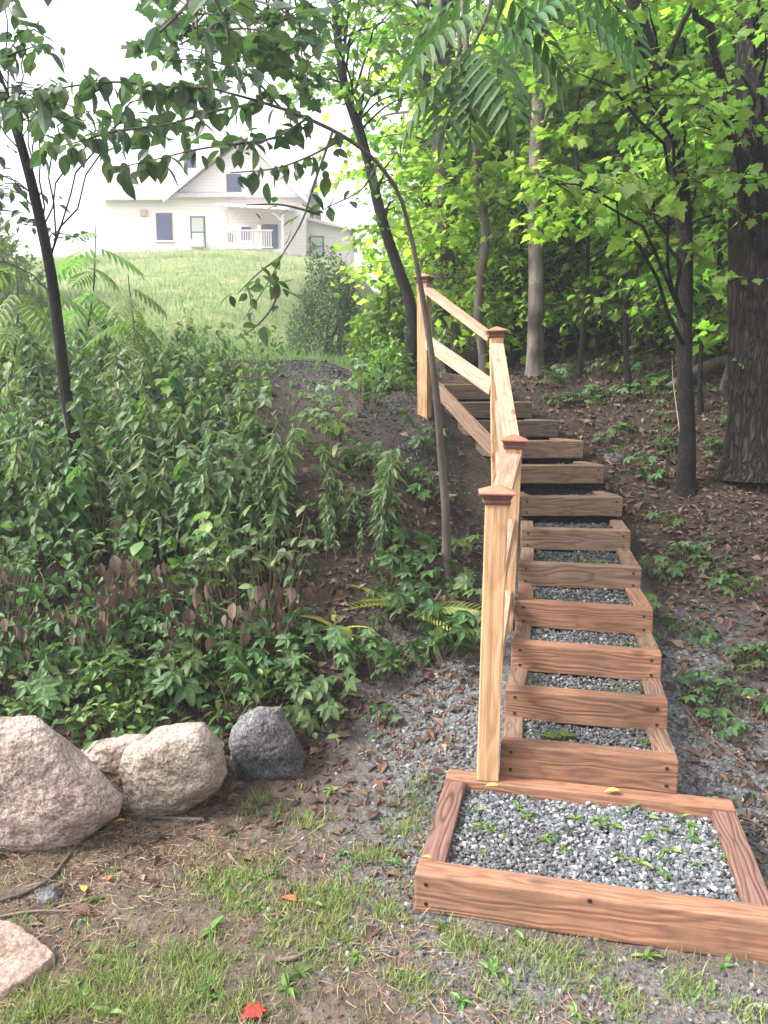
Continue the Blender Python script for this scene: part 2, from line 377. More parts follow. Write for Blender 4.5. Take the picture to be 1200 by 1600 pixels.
def noise_mat(name, cols, scale=8, detail=6, rough=.85, bump=.3, bscale=None, spec=.25, stretch=None, extra=None, dist=.01):
    m, N, L = newmat(name)
    tc = N.new('ShaderNodeTexCoord'); src = tc.outputs['Object']
    if stretch:
        mp = N.new('ShaderNodeMapping'); mp.inputs['Scale'].default_value = stretch; L.new(src, mp.inputs[0]); src = mp.outputs[0]
    nz = N.new('ShaderNodeTexNoise'); nz.inputs['Scale'].default_value = scale; nz.inputs['Detail'].default_value = detail; nz.inputs['Roughness'].default_value = .62; L.new(src, nz.inputs['Vector'])
    r = ramp(N, [(.28+.44*i/max(1, len(cols)-1), c) for i, c in enumerate(cols)]); L.new(nz.outputs[0], r.inputs[0])
    col = r.outputs[0]
    if extra:                                                  # speckle
        n2 = N.new('ShaderNodeTexNoise'); n2.inputs['Scale'].default_value = extra[0]; n2.inputs['Detail'].default_value = 2; L.new(tc.outputs['Object'], n2.inputs['Vector'])
        r2 = ramp(N, [(.38, extra[1]), (.62, extra[2])]); L.new(n2.outputs[0], r2.inputs[0])
        mx = N.new('ShaderNodeMix'); mx.data_type = 'RGBA'; mx.blend_type = 'MULTIPLY'; mx.inputs[0].default_value = 1; L.new(col, mx.inputs[6]); L.new(r2.outputs[0], mx.inputs[7]); col = mx.outputs[2]
    if 'granite' in name:                                      # lichen and dirt patches
        n4 = N.new('ShaderNodeTexNoise'); n4.inputs['Scale'].default_value = 7; n4.inputs['Detail'].default_value = 8; n4.inputs['Roughness'].default_value = .7; mo = N.new('ShaderNodeMapping'); mo.inputs['Location'].default_value = (3.1, 1.7, .4); L.new(tc.outputs['Object'], mo.inputs[0]); L.new(mo.outputs[0], n4.inputs['Vector'])
        r4 = ramp(N, [(.55, (0, 0, 0)), (.68, (.75, .75, .75))]); L.new(n4.outputs[0], r4.inputs[0])
        m4 = N.new('ShaderNodeMix'); m4.data_type = 'RGBA'; L.new(r4.outputs[0], m4.inputs[0]); L.new(col, m4.inputs[6]); m4.inputs[7].default_value = (.10, .092, .06, 1) if 'dark' not in name else (.03, .03, .03, 1); col = m4.outputs[2]
    b = N.new('ShaderNodeBsdfPrincipled'); b.inputs['Roughness'].default_value = rough; b.inputs['Specular IOR Level'].default_value = spec
    L.new(col, b.inputs['Base Color'])
    if bump:
        n3 = N.new('ShaderNodeTexNoise'); n3.inputs['Scale'].default_value = bscale or scale*4; n3.inputs['Detail'].default_value = 6; L.new(src, n3.inputs['Vector'])
        bp = N.new('ShaderNodeBump'); bp.inputs['Strength'].default_value = bump; bp.inputs['Distance'].default_value = dist; L.new(n3.outputs[0], bp.inputs['Height']); L.new(bp.outputs[0], b.inputs['Normal'])
    o = N.new('ShaderNodeOutputMaterial'); L.new(b.outputs[0], o.inputs[0])
    return m
def bark_mat(name, dark, mid, light, sc_=26, st_=.2, dist=.03):
    m, N, L = newmat(name); tc = N.new('ShaderNodeTexCoord'); mp = N.new('ShaderNodeMapping'); mp.inputs['Scale'].default_value = (1, 1, st_); L.new(tc.outputs['Object'], mp.inputs[0])
    nd = N.new('ShaderNodeTexNoise'); nd.inputs['Scale'].default_value = sc_*.5; nd.inputs['Detail'].default_value = 5; L.new(mp.outputs[0], nd.inputs['Vector'])
    mx = N.new('ShaderNodeMix'); mx.data_type = 'RGBA'; mx.blend_type = 'LINEAR_LIGHT'; mx.inputs[0].default_value = .09; L.new(mp.outputs[0], mx.inputs[6]); L.new(nd.outputs['Color'], mx.inputs[7])
    vo = N.new('ShaderNodeTexVoronoi'); vo.feature = 'DISTANCE_TO_EDGE'; vo.inputs['Scale'].default_value = sc_; L.new(mx.outputs[2], vo.inputs['Vector'])
    r0 = ramp(N, [(0, (0, 0, 0)), (.22, (1, 1, 1))]); L.new(vo.outputs[0], r0.inputs[0])
    n2 = N.new('ShaderNodeTexNoise'); n2.inputs['Scale'].default_value = 6; n2.inputs['Detail'].default_value = 7; L.new(tc.outputs['Object'], n2.inputs['Vector'])
    r2 = ramp(N, [(.35, mid), (.68, light)]); L.new(n2.outputs[0], r2.inputs[0])
    mc = N.new('ShaderNodeMix'); mc.data_type = 'RGBA'; L.new(r0.outputs[0], mc.inputs[0]); mc.inputs[6].default_value = (*dark, 1); L.new(r2.outputs[0], mc.inputs[7])
    b = N.new('ShaderNodeBsdfPrincipled'); b.inputs['Roughness'].default_value = .9; b.inputs['Specular IOR Level'].default_value = .2; L.new(mc.outputs[2], b.inputs['Base Color'])
    ad = N.new('ShaderNodeMath'); ad.operation = 'MULTIPLY_ADD'; ad.inputs[1].default_value = .5; L.new(nd.outputs[0], ad.inputs[0]); L.new(r0.outputs[0], ad.inputs[2])
    bp = N.new('ShaderNodeBump'); bp.inputs['Strength'].default_value = 1; bp.inputs['Distance'].default_value = dist; L.new(ad.outputs[0], bp.inputs['Height']); L.new(bp.outputs[0], b.inputs['Normal'])
    o = N.new('ShaderNodeOutputMaterial'); L.new(b.outputs[0], o.inputs[0]); return m
def island_mat(name, cols, rough=.8, spec=.3, noise=60):
    m, N, L = newmat(name)
    g = N.new('ShaderNodeNewGeometry'); r = ramp(N, [(i/(len(cols)-1), c) for i, c in enumerate(cols)]); L.new(g.outputs['Random Per Island'], r.inputs[0])
    tc = N.new('ShaderNodeTexCoord'); nz = N.new('ShaderNodeTexNoise'); nz.inputs['Scale'].default_value = noise; nz.inputs['Detail'].default_value = 4; L.new(tc.outputs['Object'], nz.inputs['Vector'])
    rr = ramp(N, [(.3, (.6, .6, .6)), (.7, (1.2, 1.2, 1.2))]); L.new(nz.outputs[0], rr.inputs[0])
    mx = N.new('ShaderNodeMix'); mx.data_type = 'RGBA'; mx.blend_type = 'MULTIPLY'; mx.inputs[0].default_value = 1; L.new(r.outputs[0], mx.inputs[6]); L.new(rr.outputs[0], mx.inputs[7])
    b = N.new('ShaderNodeBsdfPrincipled'); b.inputs['Roughness'].default_value = rough; b.inputs['Specular IOR Level'].default_value = spec; L.new(mx.outputs[2], b.inputs['Base Color'])
    o = N.new('ShaderNodeOutputMaterial'); L.new(b.outputs[0], o.inputs[0])
    return m
def plain_mat(name, c, rough=.6, metal=0, spec=.4):
    m, N, L = newmat(name); b = N.new('ShaderNodeBsdfPrincipled'); b.inputs['Base Color'].default_value = (*c, 1); b.inputs['Roughness'].default_value = rough; b.inputs['Metallic'].default_value = metal; b.inputs['Specular IOR Level'].default_value = spec
    o = N.new('ShaderNodeOutputMaterial'); L.new(b.outputs[0], o.inputs[0]); return m

M = {}
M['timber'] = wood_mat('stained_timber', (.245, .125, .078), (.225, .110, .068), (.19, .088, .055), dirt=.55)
M['timber_grey'] = wood_mat('weathered_shaded_timber', (.175, .112, .078), (.15, .094, .064), (.11, .066, .045), dirt=.5)  # brown weathering, plus upper-step shade put into the colour
M['timber_dark'] = wood_mat('shade_toned_timber', (.125, .086, .064), (.105, .072, .053), (.07, .048, .036), dirt=.4)  # darker timber copy: shade on the top steps put into the colour
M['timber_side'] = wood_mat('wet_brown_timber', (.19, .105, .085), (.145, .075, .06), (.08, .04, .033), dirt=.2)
M['post'] = wood_mat('pale_pine', (.49, .30, .165), (.465, .28, .15), (.41, .235, .12), knot=(.25, .09, .045), dirt=.15, dirtcol=(.30, .19, .12), grain=.6)
M['rail'] = wood_mat('pine_rail', (.41, .28, .20), (.39, .26, .183), (.345, .22, .152), knot=(.2, .09, .05), dirt=.2, dirtcol=(.22, .15, .11), grain=.6)
M['cap'] = noise_mat('cap_paint', [(.30, .12, .08), (.40, .175, .12)], 30, rough=.55, bump=.1)
M['mould'] = noise_mat('cap_mould', [(.07, .032, .025), (.15, .07, .05)], 25, rough=.6, bump=.15)
M['screw'] = plain_mat('dark_screw', (.03, .026, .024), .5, .5)
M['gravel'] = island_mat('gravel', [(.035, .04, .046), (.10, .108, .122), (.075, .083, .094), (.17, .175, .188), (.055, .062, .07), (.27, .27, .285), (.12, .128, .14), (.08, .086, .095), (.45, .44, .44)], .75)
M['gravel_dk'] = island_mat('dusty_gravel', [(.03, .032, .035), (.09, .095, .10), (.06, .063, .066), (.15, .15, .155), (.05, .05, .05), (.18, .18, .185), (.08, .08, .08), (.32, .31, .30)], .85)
M['gravel_shade'] = island_mat('shade_toned_gravel', [(.012, .015, .016), (.04, .045, .047), (.025, .03, .03), (.075, .08, .082), (.03, .033, .033), (.15, .15, .15)], .85)  # darker gravel copy: shade on the upper treads put into the colour
M['litter'] = island_mat('leaf_litter', [(.20, .145, .105), (.040, .024, .018), (.075, .040, .030), (.055, .034, .027), (.105, .060, .042), (.035, .023, .018), (.085, .038, .028), (.13, .082, .056), (.046, .030, .024)], .8, noise=90)
M['straw'] = island_mat('dry_straw', [(.20, .115, .075), (.30, .19, .125), (.14, .085, .06), (.36, .25, .17), (.24, .13, .09)], .85)
M['grass'] = leaf_mat('grass', [(.07, .15, .035), (.12, .22, .06), (.22, .26, .08), (.10, .19, .05), (.30, .27, .13), (.14, .24, .07)], .3, .6)
M['hillgrass'] = leaf_mat('hill_grass', [(.10, .17, .06), (.14, .21, .08), (.20, .22, .11), (.11, .18, .06), (.26, .22, .14)], .3, .7, nscale=.9)
M['weed'] = leaf_mat('weed_leaf', [(.07, .14, .03), (.10, .19, .05), (.13, .22, .06)], .3, .5)
M['creeper'] = leaf_mat('creeper_leaf', [(.035, .085, .032), (.06, .125, .045), (.09, .155, .055), (.05, .105, .035)], .35, .55, .3)
M['creeper_y'] = leaf_mat('bright_creeper_leaf', [(.09, .17, .035), (.13, .21, .05), (.07, .14, .04)], .35, .5)
M['golden'] = leaf_mat('goldenrod_leaf', [(.06, .11, .055), (.09, .15, .075), (.13, .195, .095), (.17, .22, .09)], .35, .55, .3)
M['deadleaf'] = leaf_mat('dead_brown_leaf', [(.075, .045, .036), (.12, .07, .052), (.05, .034, .029), (.19, .12, .08)], .12, .7, tcol=1.0)
M['fern'] = leaf_mat('yellow_fern', [(.29, .31, .07), (.24, .28, .06), (.34, .33, .09)], .4, .6)
M['stem'] = noise_mat('stem', [(.09, .075, .04), (.14, .11, .06)], 20, bump=0)
M['twig'] = noise_mat('twig', [(.10, .075, .06), (.20, .15, .12)], 30, bump=.2)
M['bark_dk'] = bark_mat('dark_bark', (.004, .004, .004), (.014, .012, .011), (.034, .029, .026), 55, .22, .012)
M['bark_br'] = bark_mat('brown_bark', (.004, .0035, .003), (.016, .012, .010), (.040, .031, .026), 24, .2, .03)
M['bark_gr'] = noise_mat('grey_bark', [(.034, .030, .027), (.12, .105, .094), (.18, .16, .145), (.24, .22, .20)], 11, stretch=(1, 1, .4), bump=.5, bscale=22, extra=(2.2, (.30, .28, .26), (1.15, 1.12, 1.1)), dist=.02)
M['bark_tw'] = noise_mat('twin_bark', [(.022, .019, .017), (.065, .056, .050), (.10, .09, .08), (.15, .135, .12)], 9, stretch=(1, 1, .4), bump=.6, bscale=24, extra=(1.6, (.3, .28, .27), (1.1, 1.08, 1.06)), dist=.02)
M['bark_md'] = noise_mat('slim_bark', [(.045, .036, .032), (.085, .070, .062), (.13, .11, .095)], 12, stretch=(1, 1, .3), bump=.6, bscale=30, dist=.01)
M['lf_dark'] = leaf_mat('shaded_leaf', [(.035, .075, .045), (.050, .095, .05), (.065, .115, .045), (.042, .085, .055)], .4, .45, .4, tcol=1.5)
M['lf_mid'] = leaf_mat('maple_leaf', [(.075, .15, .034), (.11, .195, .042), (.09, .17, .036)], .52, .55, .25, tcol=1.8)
M['lf_lit'] = leaf_mat('sunny_leaf', [(.12, .22, .038), (.165, .28, .048), (.205, .31, .055), (.14, .25, .042)], .62, .55, .25, tcol=2.0)  # brighter leaf copy, sunlight in the woods partly put into the colour
M['lf_sumac'] = leaf_mat('pinnate_leaf', [(.05, .115, .045), (.07, .145, .055), (.06, .13, .05)], .26, .55, .2)
M['lf_blue'] = leaf_mat('bush_leaf', [(.05, .10, .055), (.075, .14, .07), (.10, .17, .08)], .3, .6)
M['lf_far'] = leaf_mat('far_leaf', [(.07, .13, .04), (.10, .175, .05), (.13, .20, .06)], .4, .6)
M['granite'] = noise_mat('pink_granite', [(.15, .11, .095), (.28, .215, .19), (.37, .30, .265), (.31, .26, .24)], 7, bump=1.0, bscale=30, extra=(95, (.66, .64, .63), (1.2, 1.19, 1.18)), dist=.03)
M['slabstone'] = noise_mat('brown_pink_stone', [(.13, .09, .075), (.22, .16, .135), (.29, .22, .19)], 8, bump=.8, bscale=40, extra=(60, (.7, .68, .67), (1.15, 1.14, 1.13)), dist=.02)
M['granite_t'] = noise_mat('tan_granite', [(.12, .10, .07), (.235, .19, .155), (.32, .27, .235), (.28, .245, .225)], 6, bump=1.0, bscale=30, extra=(95, (.68, .67, .65), (1.2, 1.19, 1.17)), dist=.03)
M['granite_d'] = noise_mat('dark_granite', [(.022, .021, .023), (.06, .057, .061), (.12, .115, .12), (.08, .077, .08)], 5, bump=.8, bscale=34, extra=(90, (.5, .5, .52), (1.4, 1.38, 1.38)), dist=.03)
M['red_leaf'] = noise_mat('red_leaf', [(.26, .018, .022), (.38, .035, .03)], 20, bump=0, rough=.6)
M['orange_leaf'] = noise_mat('orange_leaf', [(.50, .075, .035), (.58, .13, .06)], 20, bump=0, rough=.6)
M['yellow_leaf'] = noise_mat('yellow_leaf', [(.65, .38, .05), (.75, .50, .12)], 20, bump=0, rough=.6)
M['paint'] = noise_mat('white_paint', [(.72, .69, .69), (.80, .77, .77)], 1.2, bump=.05, rough=.6)
M['trim'] = noise_mat('trim_paint', [(.56, .51, .51), (.63, .585, .585)], 2, bump=0, rough=.5)
M['roofing'] = noise_mat('pale_roofing', [(.36, .335, .34), (.46, .43, .435)], 4, bump=.2, rough=.8)
M['frame'] = plain_mat('window_frame', (.05, .055, .075), .5)
M['blind'] = plain_mat('window_blind', (.42, .46, .42), .8)
M['acwhite'] = plain_mat('appliance_white', (.62, .60, .58), .5)
M['boxbrown'] = plain_mat('vent_brown', (.42, .27, .24), .7)
def glass_mat():
    m, N, L = newmat('window_glass'); b = N.new('ShaderNodeBsdfPrincipled'); b.inputs['Base Color'].default_value = (.045, .055, .15, 1); b.inputs['Roughness'].default_value = .08; b.inputs['Specular IOR Level'].default_value = .15
    o = N.new('ShaderNodeOutputMaterial'); L.new(b.outputs[0], o.inputs[0]); return m
M['glass'] = glass_mat()
def lamp_mat():
    m, N, L = newmat('lamp_glow'); e = N.new('ShaderNodeEmission'); e.inputs['Color'].default_value = (1, .45, .12, 1); e.inputs['Strength'].default_value = 2.0
    o = N.new('ShaderNodeOutputMaterial'); L.new(e.outputs[0], o.inputs[0]); return m
M['lamp'] = lamp_mat()

# ------------------------------------------------------------------ ground
def axis(lo, hi, step, far_lo, far_hi, g=1.12):
    a = list(np.arange(lo, hi, step)); s = step; x = hi; up = []
    while x < far_hi: up.append(x); s *= g; x += s
    up.append(far_hi); s = step; x = lo; dn = []
    while True:
        s *= g; x -= s
        if x < far_lo: dn.append(far_lo); break
        dn.append(x)
    return np.array(dn[::-1]+a+up)
gx = axis(-2.6, 4.2, .026, -118, 118); gy = axis(1.4, 8.2, .026, -60, 118)
GX, GY = np.meshgrid(gx, gy)
GZ = terrain(GX, GY)
nx, ny = len(gx), len(gy)
ii = (np.arange(ny-1)[:, None]*nx + np.arange(nx-1)[None]).ravel()
gF = np.stack([ii, ii+1, ii+nx+1, ii+nx], -1)
gV = np.stack([GX, GY, GZ], -1).reshape(-1, 3)
def ground_mat():
    m, N, L = newmat('ground_cover')
    at_ = N.new('ShaderNodeAttribute'); at_.attribute_name = 'cover'
    sp = N.new('ShaderNodeSeparateColor'); L.new(at_.outputs['Color'], sp.inputs[0])
    tc = N.new('ShaderNodeTexCoord')
    def nz(scale, cols, det=6, lo=.3, hi=.7):
        n = N.new('ShaderNodeTexNoise'); n.inputs['Scale'].default_value = scale; n.inputs['Detail'].default_value = det; n.inputs['Roughness'].default_value = .65
        L.new(tc.outputs['Object'], n.inputs['Vector'])
        r = ramp(N, [(lo+(hi-lo)*i/(len(cols)-1), c) for i, c in enumerate(cols)]); L.new(n.outputs[0], r.inputs[0]); return r.outputs[0], n.outputs[0]
    soil, h1 = nz(14, [(.036, .027, .021), (.080, .061, .048), (.13, .10, .08)])
    litter, h2 = nz(30, [(.010, .008, .007), (.027, .020, .016), (.050, .034, .027)])
    grey, h3 = nz(60, [(.035, .036, .038), (.09, .092, .096), (.19, .19, .195)], 4)
    grass, h4 = nz(1.6, [(.08, .12, .035), (.15, .19, .07), (.23, .21, .11)], 7)
    def mix(f, a, b):
        q = N.new('ShaderNodeMix'); q.data_type = 'RGBA'; L.new(f, q.inputs[0]); L.new(a, q.inputs[6]); L.new(b, q.inputs[7]); return q.outputs[2]
    c = mix(sp.outputs[0], soil, litter); c = mix(sp.outputs[1], c, grey); c = mix(sp.outputs[2], c, grass)
    b = N.new('ShaderNodeBsdfPrincipled'); b.inputs['Roughness'].default_value = .92; b.inputs['Specular IOR Level'].default_value = .15; L.new(c, b.inputs['Base Color'])
    bp = N.new('ShaderNodeBump'); bp.inputs['Strength'].default_value = .8; bp.inputs['Distance'].default_value = .012
    n5 = N.new('ShaderNodeTexNoise'); n5.inputs['Scale'].default_value = 55; n5.inputs['Detail'].default_value = 7; L.new(tc.outputs['Object'], n5.inputs['Vector']); L.new(n5.outputs[0], bp.inputs['Height']); L.new(bp.outputs[0], b.inputs['Normal'])
    o = N.new('ShaderNodeOutputMaterial'); L.new(b.outputs[0], o.inputs[0]); return m
def cover(x, y):
    sx = stair_x(y); d = x - sx
    lit = sstep(3.0, 3.5, y + fbm(x*2, y*2, 5)*.8)
    lit = np.maximum(lit, sstep(.9, 1.2, d)*sstep(2.4, 2.9, y))
    near = np.exp(-((np.abs(d)-.55)/.42)**2)*sstep(1.9, 2.7, y)*np.where(d > 0, sstep(4.7, 3.7, y), sstep(5.0, 3.9, y))
    front = sstep(2.45, 2.2, y + .23*(x-.1))*sstep(1.75, 2.1, y+.23*(x-.1))*sstep(-.1, .25, x)
    path = .25*sstep(5.6, 6.4, y)*sstep(8.6, 7.6, y)*sstep(-.35, -.8, d)*sstep(-2.2, -1.6, d)
    upper_dim = sstep(4.2, 5.4, y)  # drops the grey cover under the upper treads
    inside = sstep(.5, .42, np.abs(d))*sstep(2.3, 2.5, y)*sstep(7.6, 7.2, y)
    gr = np.clip(np.maximum.reduce([near, front*.8, path, inside*(1-upper_dim)]) + fbm(x*5, y*5, 8)*.7*(near+front+path), 0, 1)
    gs = sstep(9.0, 11, y)*sstep(-.2, -1.4, x-.06*(y-9)); gs = np.maximum(gs, sstep(32, 36, y))
    return np.stack([lit, gr, gs], -1)
def rgba(a): return np.concatenate([a, np.ones((len(a), 1))], 1)
g = bulk('ground', gV, gF, ground_mat(), smooth=True); tag(g, kind='structure')
ca = g.data.color_attributes.new('cover', 'FLOAT_COLOR', 'POINT'); ca.data.foreach_set('color', rgba(cover(gV[:, 0], gV[:, 1])).astype(np.float32).ravel())

# ------------------------------------------------------------------ timber stairs
Z3 = np.array([0, 0, 1.0])
def hframe(a): return np.array([math.cos(a), math.sin(a), 0]), np.array([-math.sin(a), math.cos(a), 0])
def screws(parent, Mw, dims, spots):
    """round screw heads on the front (-y) face of a timber"""
    for (x, z) in spots:
        bm = bmesh.new(); bmesh.ops.create_cone(bm, cap_ends=True, segments=10, radius1=.0085, radius2=.007, depth=.003)
        o = from_bm('screw', bm, M['screw']); o.parent = parent
        o.matrix_local = Matrix.Translation((x, -dims[1]/2-.001, z)) @ Matrix.Rotation(math.pi/2, 4, 'X')
st_root = empty('timber_staircase', (STEP[0][0]+.36, STEP[0][1], .14))
st_o = Matrix.Translation(st_root.location)
tag(st_root, 'brown stained timber stairs with gravel filled treads climbing the wooded bank', 'stairs')
def up_axes(a, tilt):
    u, n0 = hframe(a); t = math.radians(tilt)
    return u, n0*math.cos(t)+Z3*math.sin(t), Z3*math.cos(t)-n0*math.sin(t)
TREADS = []
for i, (x, y, z, a, wd, tl) in enumerate(STEP):
    u, n, zz = up_axes(a, tl); o = np.array([x, y, z])
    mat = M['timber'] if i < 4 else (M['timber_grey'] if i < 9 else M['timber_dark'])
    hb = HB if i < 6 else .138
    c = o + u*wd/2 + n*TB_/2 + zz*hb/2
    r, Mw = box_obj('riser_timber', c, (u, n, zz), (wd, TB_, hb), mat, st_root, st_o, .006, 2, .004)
    e = wd/2-.045; screws(r, Mw, (wd, TB_, hb), [(-e, .038), (-e, -.04), (e, .036), (e+.002, -.038)])
    # side timbers run back to the next riser
    if i < 11:
        x2, y2, z2, a2, w2, _ = STEP[i+1]; u2, n2 = hframe(a2)
        nl = np.array([x2, y2, 0]); nr = nl + u2*w2
    else:
        nl = np.array([x, y, 0]) + n*.6; nr = nl + u*wd
    for sgn in (0, 1):
        s0 = o + n*TB_ + (u*(TB_/2) if sgn == 0 else u*(wd-TB_/2))
        tgt = (nl if sgn == 0 else nr)
        ez = (nl + (u2 if i < 11 else u)*(TB_/2)) if sgn == 0 else (nr - (u2 if i < 11 else u)*(TB_/2))
        d2 = ez - s0; d2[2] = 0; L2 = float(np.dot(d2, n0)) if False else float(np.linalg.norm(d2[:2]))
        dirv = np.array([d2[0]/L2, d2[1]/L2, 0]); L2 -= .003
        if L2 < .05: continue
        h2 = hb*(.97)
        cc = np.array([s0[0], s0[1], z]) + dirv*(L2/2+.0015) + Z3*(h2/2-.001 + .004*(sgn))
        if tl: cc = cc + Z3*L2*math.sin(math.radians(tl))*.5
        axn = np.array([-dirv[1], dirv[0], 0])
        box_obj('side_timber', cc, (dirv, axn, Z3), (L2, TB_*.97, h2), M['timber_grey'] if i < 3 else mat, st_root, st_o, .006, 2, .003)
    TREADS.append((o, u, n, wd, z+hb, nl, nr))
# platform frame
pr = empty('landing_frame', (PLAT['x']+.55, PLAT['y']+.3, 0)); po = Matrix.Translation(pr.location)
tag(pr, 'wide low timber frame full of gravel at the foot of the stairs', 'timber frame')
u, n = hframe(PLAT['a']); o = np.array([PLAT['x'], PLAT['y'], 0]); Wf = PLAT['W']+.10; D = PLAT['D']
t, Mw = box_obj('front_timber', o+u*Wf/2+n*TB_/2+Z3*(HB/2+.001), (u, n, Z3), (Wf, TB_, HB+.002), M['timber'], pr, po, .007, 2, .005)
screws(t, Mw, (Wf, TB_, HB), [(-Wf/2+.04, .035), (-Wf/2+.04, -.035), (Wf/2-.04, .035), (-.05, .06)])
box_obj('rear_timber', o+u*PLAT['W']/2+n*(D-TB_/2)+Z3*HB/2, (u, n, Z3), (PLAT['W'], TB_, HB), M['timber'], pr, po, .006, 2, .004)
Ls = D-2*TB_-.004
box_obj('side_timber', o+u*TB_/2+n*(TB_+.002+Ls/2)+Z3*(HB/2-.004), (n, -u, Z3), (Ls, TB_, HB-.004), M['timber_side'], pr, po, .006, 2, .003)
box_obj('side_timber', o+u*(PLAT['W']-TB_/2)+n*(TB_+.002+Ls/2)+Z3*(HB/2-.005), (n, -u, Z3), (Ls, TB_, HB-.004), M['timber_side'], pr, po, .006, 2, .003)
# edging of the gravel path at the head of the stairs
def edging(label, a, b):
    d = b-a; L_ = np.linalg.norm(d); d = d/L_; s = np.cross(Z3, d); s /= np.linalg.norm(s); up = np.cross(d, s)
    ob, _ = box_obj('edging_timber', (a+b)/2, (d, s, up), (L_, .07, .10), M['timber_grey'], None, None, .005, 2, .003)
    tag(ob, label, 'timber')
edging('weathered timber edging of the gravel path left of the top stair post', at(540, 583, 8.3), at(650, 596, 7.7))
edging('pale timber edging lying behind the topmost step', at(688, 590, 7.75), at(742, 597, 7.75))

# ------------------------------------------------------------------ handrail
hr = empty('handrail', at(761, 1212, 3.1)); ho = Matrix.Translation(hr.location)
tag(hr, 'pale pine handrail with capped posts along the left side of the stairs', 'handrail')
def post(bot, top, yaw, dims=.089):
    bot = np.array(bot); top = np.array(top); ax = top-bot; L_ = np.linalg.norm(ax); ax = ax/L_
    u = np.array([math.cos(yaw), math.sin(yaw), 0]); u = u-ax*np.dot(u, ax); u /= np.linalg.norm(u); v = np.cross(ax, u)
    p, Mw = box_obj('post', (bot+top)/2, (ax, u, v), (L_, dims, dims), M['post'], hr, ho, .004, 2, 0)
    # cap: moulding and pyramid, built along local x of the post
    def ring(bm, x, h): return [bm.verts.new((x, s*h, t_*h)) for s, t_ in ((-1, -1), (1, -1), (1, 1), (-1, 1))]
    def stack(prof, tip=None):
        bm = bmesh.new(); rs = [ring(bm, x, h) for x, h in prof]
        for a, b in zip(rs, rs[1:]):
            for k in range(4): bm.faces.new((a[k], a[(k+1) % 4], b[(k+1) % 4], b[k]))
        bm.faces.new(rs[0][::-1])
        if tip is None: bm.faces.new(rs[-1])
        else:
            tv = bm.verts.new((tip, 0, 0))
            for k in range(4): bm.faces.new((rs[-1][k], rs[-1][(k+1) % 4], tv))
        bmesh.ops.recalc_face_normals(bm, faces=list(bm.faces)); return bm
    h = L_/2
    q = stack([(h-.012, .046), (h-.012, .052), (h-.002, .056), (h+.006, .052), (h+.016, .058), (h+.028, .062), (h+.028, .055)]); c1 = from_bm('cap_moulding', q, M['mould']); c1.parent = p
    q = stack([(h+.0285, .066), (h+.030, .0725), (h+.036, .0735), (h+.039, .069)], h+.066)
    c2 = from_bm('post_cap', q, M['cap']); c2.parent = p
    return bot, top, ax
A1 = post(at(761.5, 1213, 3.085), at(776, 782, 3.085), -.10)
A2 = post(at(787, 1016, 4.20), at(802.5, 697, 4.16), -.12)
A3 = post(at(779, 760, 5.50)-np.array([0, 0, .1]), at(775.5, 525, 5.46), -.05)
A4 = post(at(664, 634, 6.50)-np.array([0, 0, .35]), at(662.5, 440, 6.46), -.50)
def rail(name, a, b, wid, hei, mat, da=.045, db=.045, flat=True):
    a = np.array(a); b = np.array(b); d = b-a; L_ = np.linalg.norm(d); d = d/L_
    a = a+d*da; b = b-d*db; L_ = np.linalg.norm(b-a)
    s = np.cross(Z3, d); s /= np.linalg.norm(s); up = np.cross(d, s)
    box_obj(name, (a+b)/2, (d, s, up), (L_, wid, hei), mat, hr, ho, .004, 2, 0)
def onpost(A, drop): return A[1]-A[2]*drop
rail('top_rail', onpost(A1, .045), onpost(A2, .05), .089, .038, M['rail'])
rail('top_rail', onpost(A2, .035), onpost(A3, .045), .089, .038, M['rail'], .05, .05)
rail('top_rail', onpost(A3, .04), onpost(A4, .045), .089, .038, M['rail'], .05, .05)
sh = np.array([.012, 0, 0])
rail('mid_rail', onpost(A1, .43)+sh, onpost(A2, .43)+sh, .036, .088, M['rail'])
rail('mid_rail', onpost(A2, .42), onpost(A3, .46), .036, .088, M['rail'], .05, .05)
rail('mid_rail', at(772, 608, 5.44), at(664, 532, 6.44), .036, .105, M['rail'], .03, .04)
rail('bottom_rail', onpost(A1, .83)+sh, onpost(A2, .83)+sh, .036, .088, M['rail'])
rail('bottom_rail', onpost(A2, .80), onpost(A3, .82), .036, .088, M['rail'], .05, .05)
rail('bottom_rail', at(776, 706, 5.44), at(672, 596, 6.6), .036, .115, M['timber_grey'], .03, .05)

# ------------------------------------------------------------------ gravel (stuff)
def pebble_templates(k=6):
    T = []
    for i in range(k):
        bm = bmesh.new(); bmesh.ops.create_icosphere(bm, subdivisions=1, radius=.5)
        r = np.random.default_rng(100+i)
        for v in bm.verts: v.co *= .62+.7*r.random()
        bmesh.ops.triangulate(bm, faces=list(bm.faces))
        bm.verts.ensure_lookup_table()
        V = np.array([v.co[:] for v in bm.verts]); V *= np.array([1.15, .9, .62])
        Fc = np.array([[v.index for v in f.verts] for f in bm.faces]); bm.free(); T.append((V, Fc))
    return T
PEB = pebble_templates()
def pebbles(name, pts, sizes, mat, label_kind='stuff'):
    Vs, Fs, n = [], [], 0
    sel = rng.integers(0, len(PEB), len(pts))
    for k, tpl in enumerate(PEB):
        q = sel == k; N_ = int(q.sum())
        if not N_: continue
        R = rotm(rng.uniform(0, 6.28, N_), rng.normal(0, .45, N_), rng.normal(0, .45, N_))
        V, Fc = inst(tpl, pts[q], R, sizes[q]); Vs.append(V); Fs.append(Fc+n); n += len(V)
    o = bulk(name, np.concatenate(Vs), np.concatenate(Fs), mat); tag(o, kind=label_kind); return o
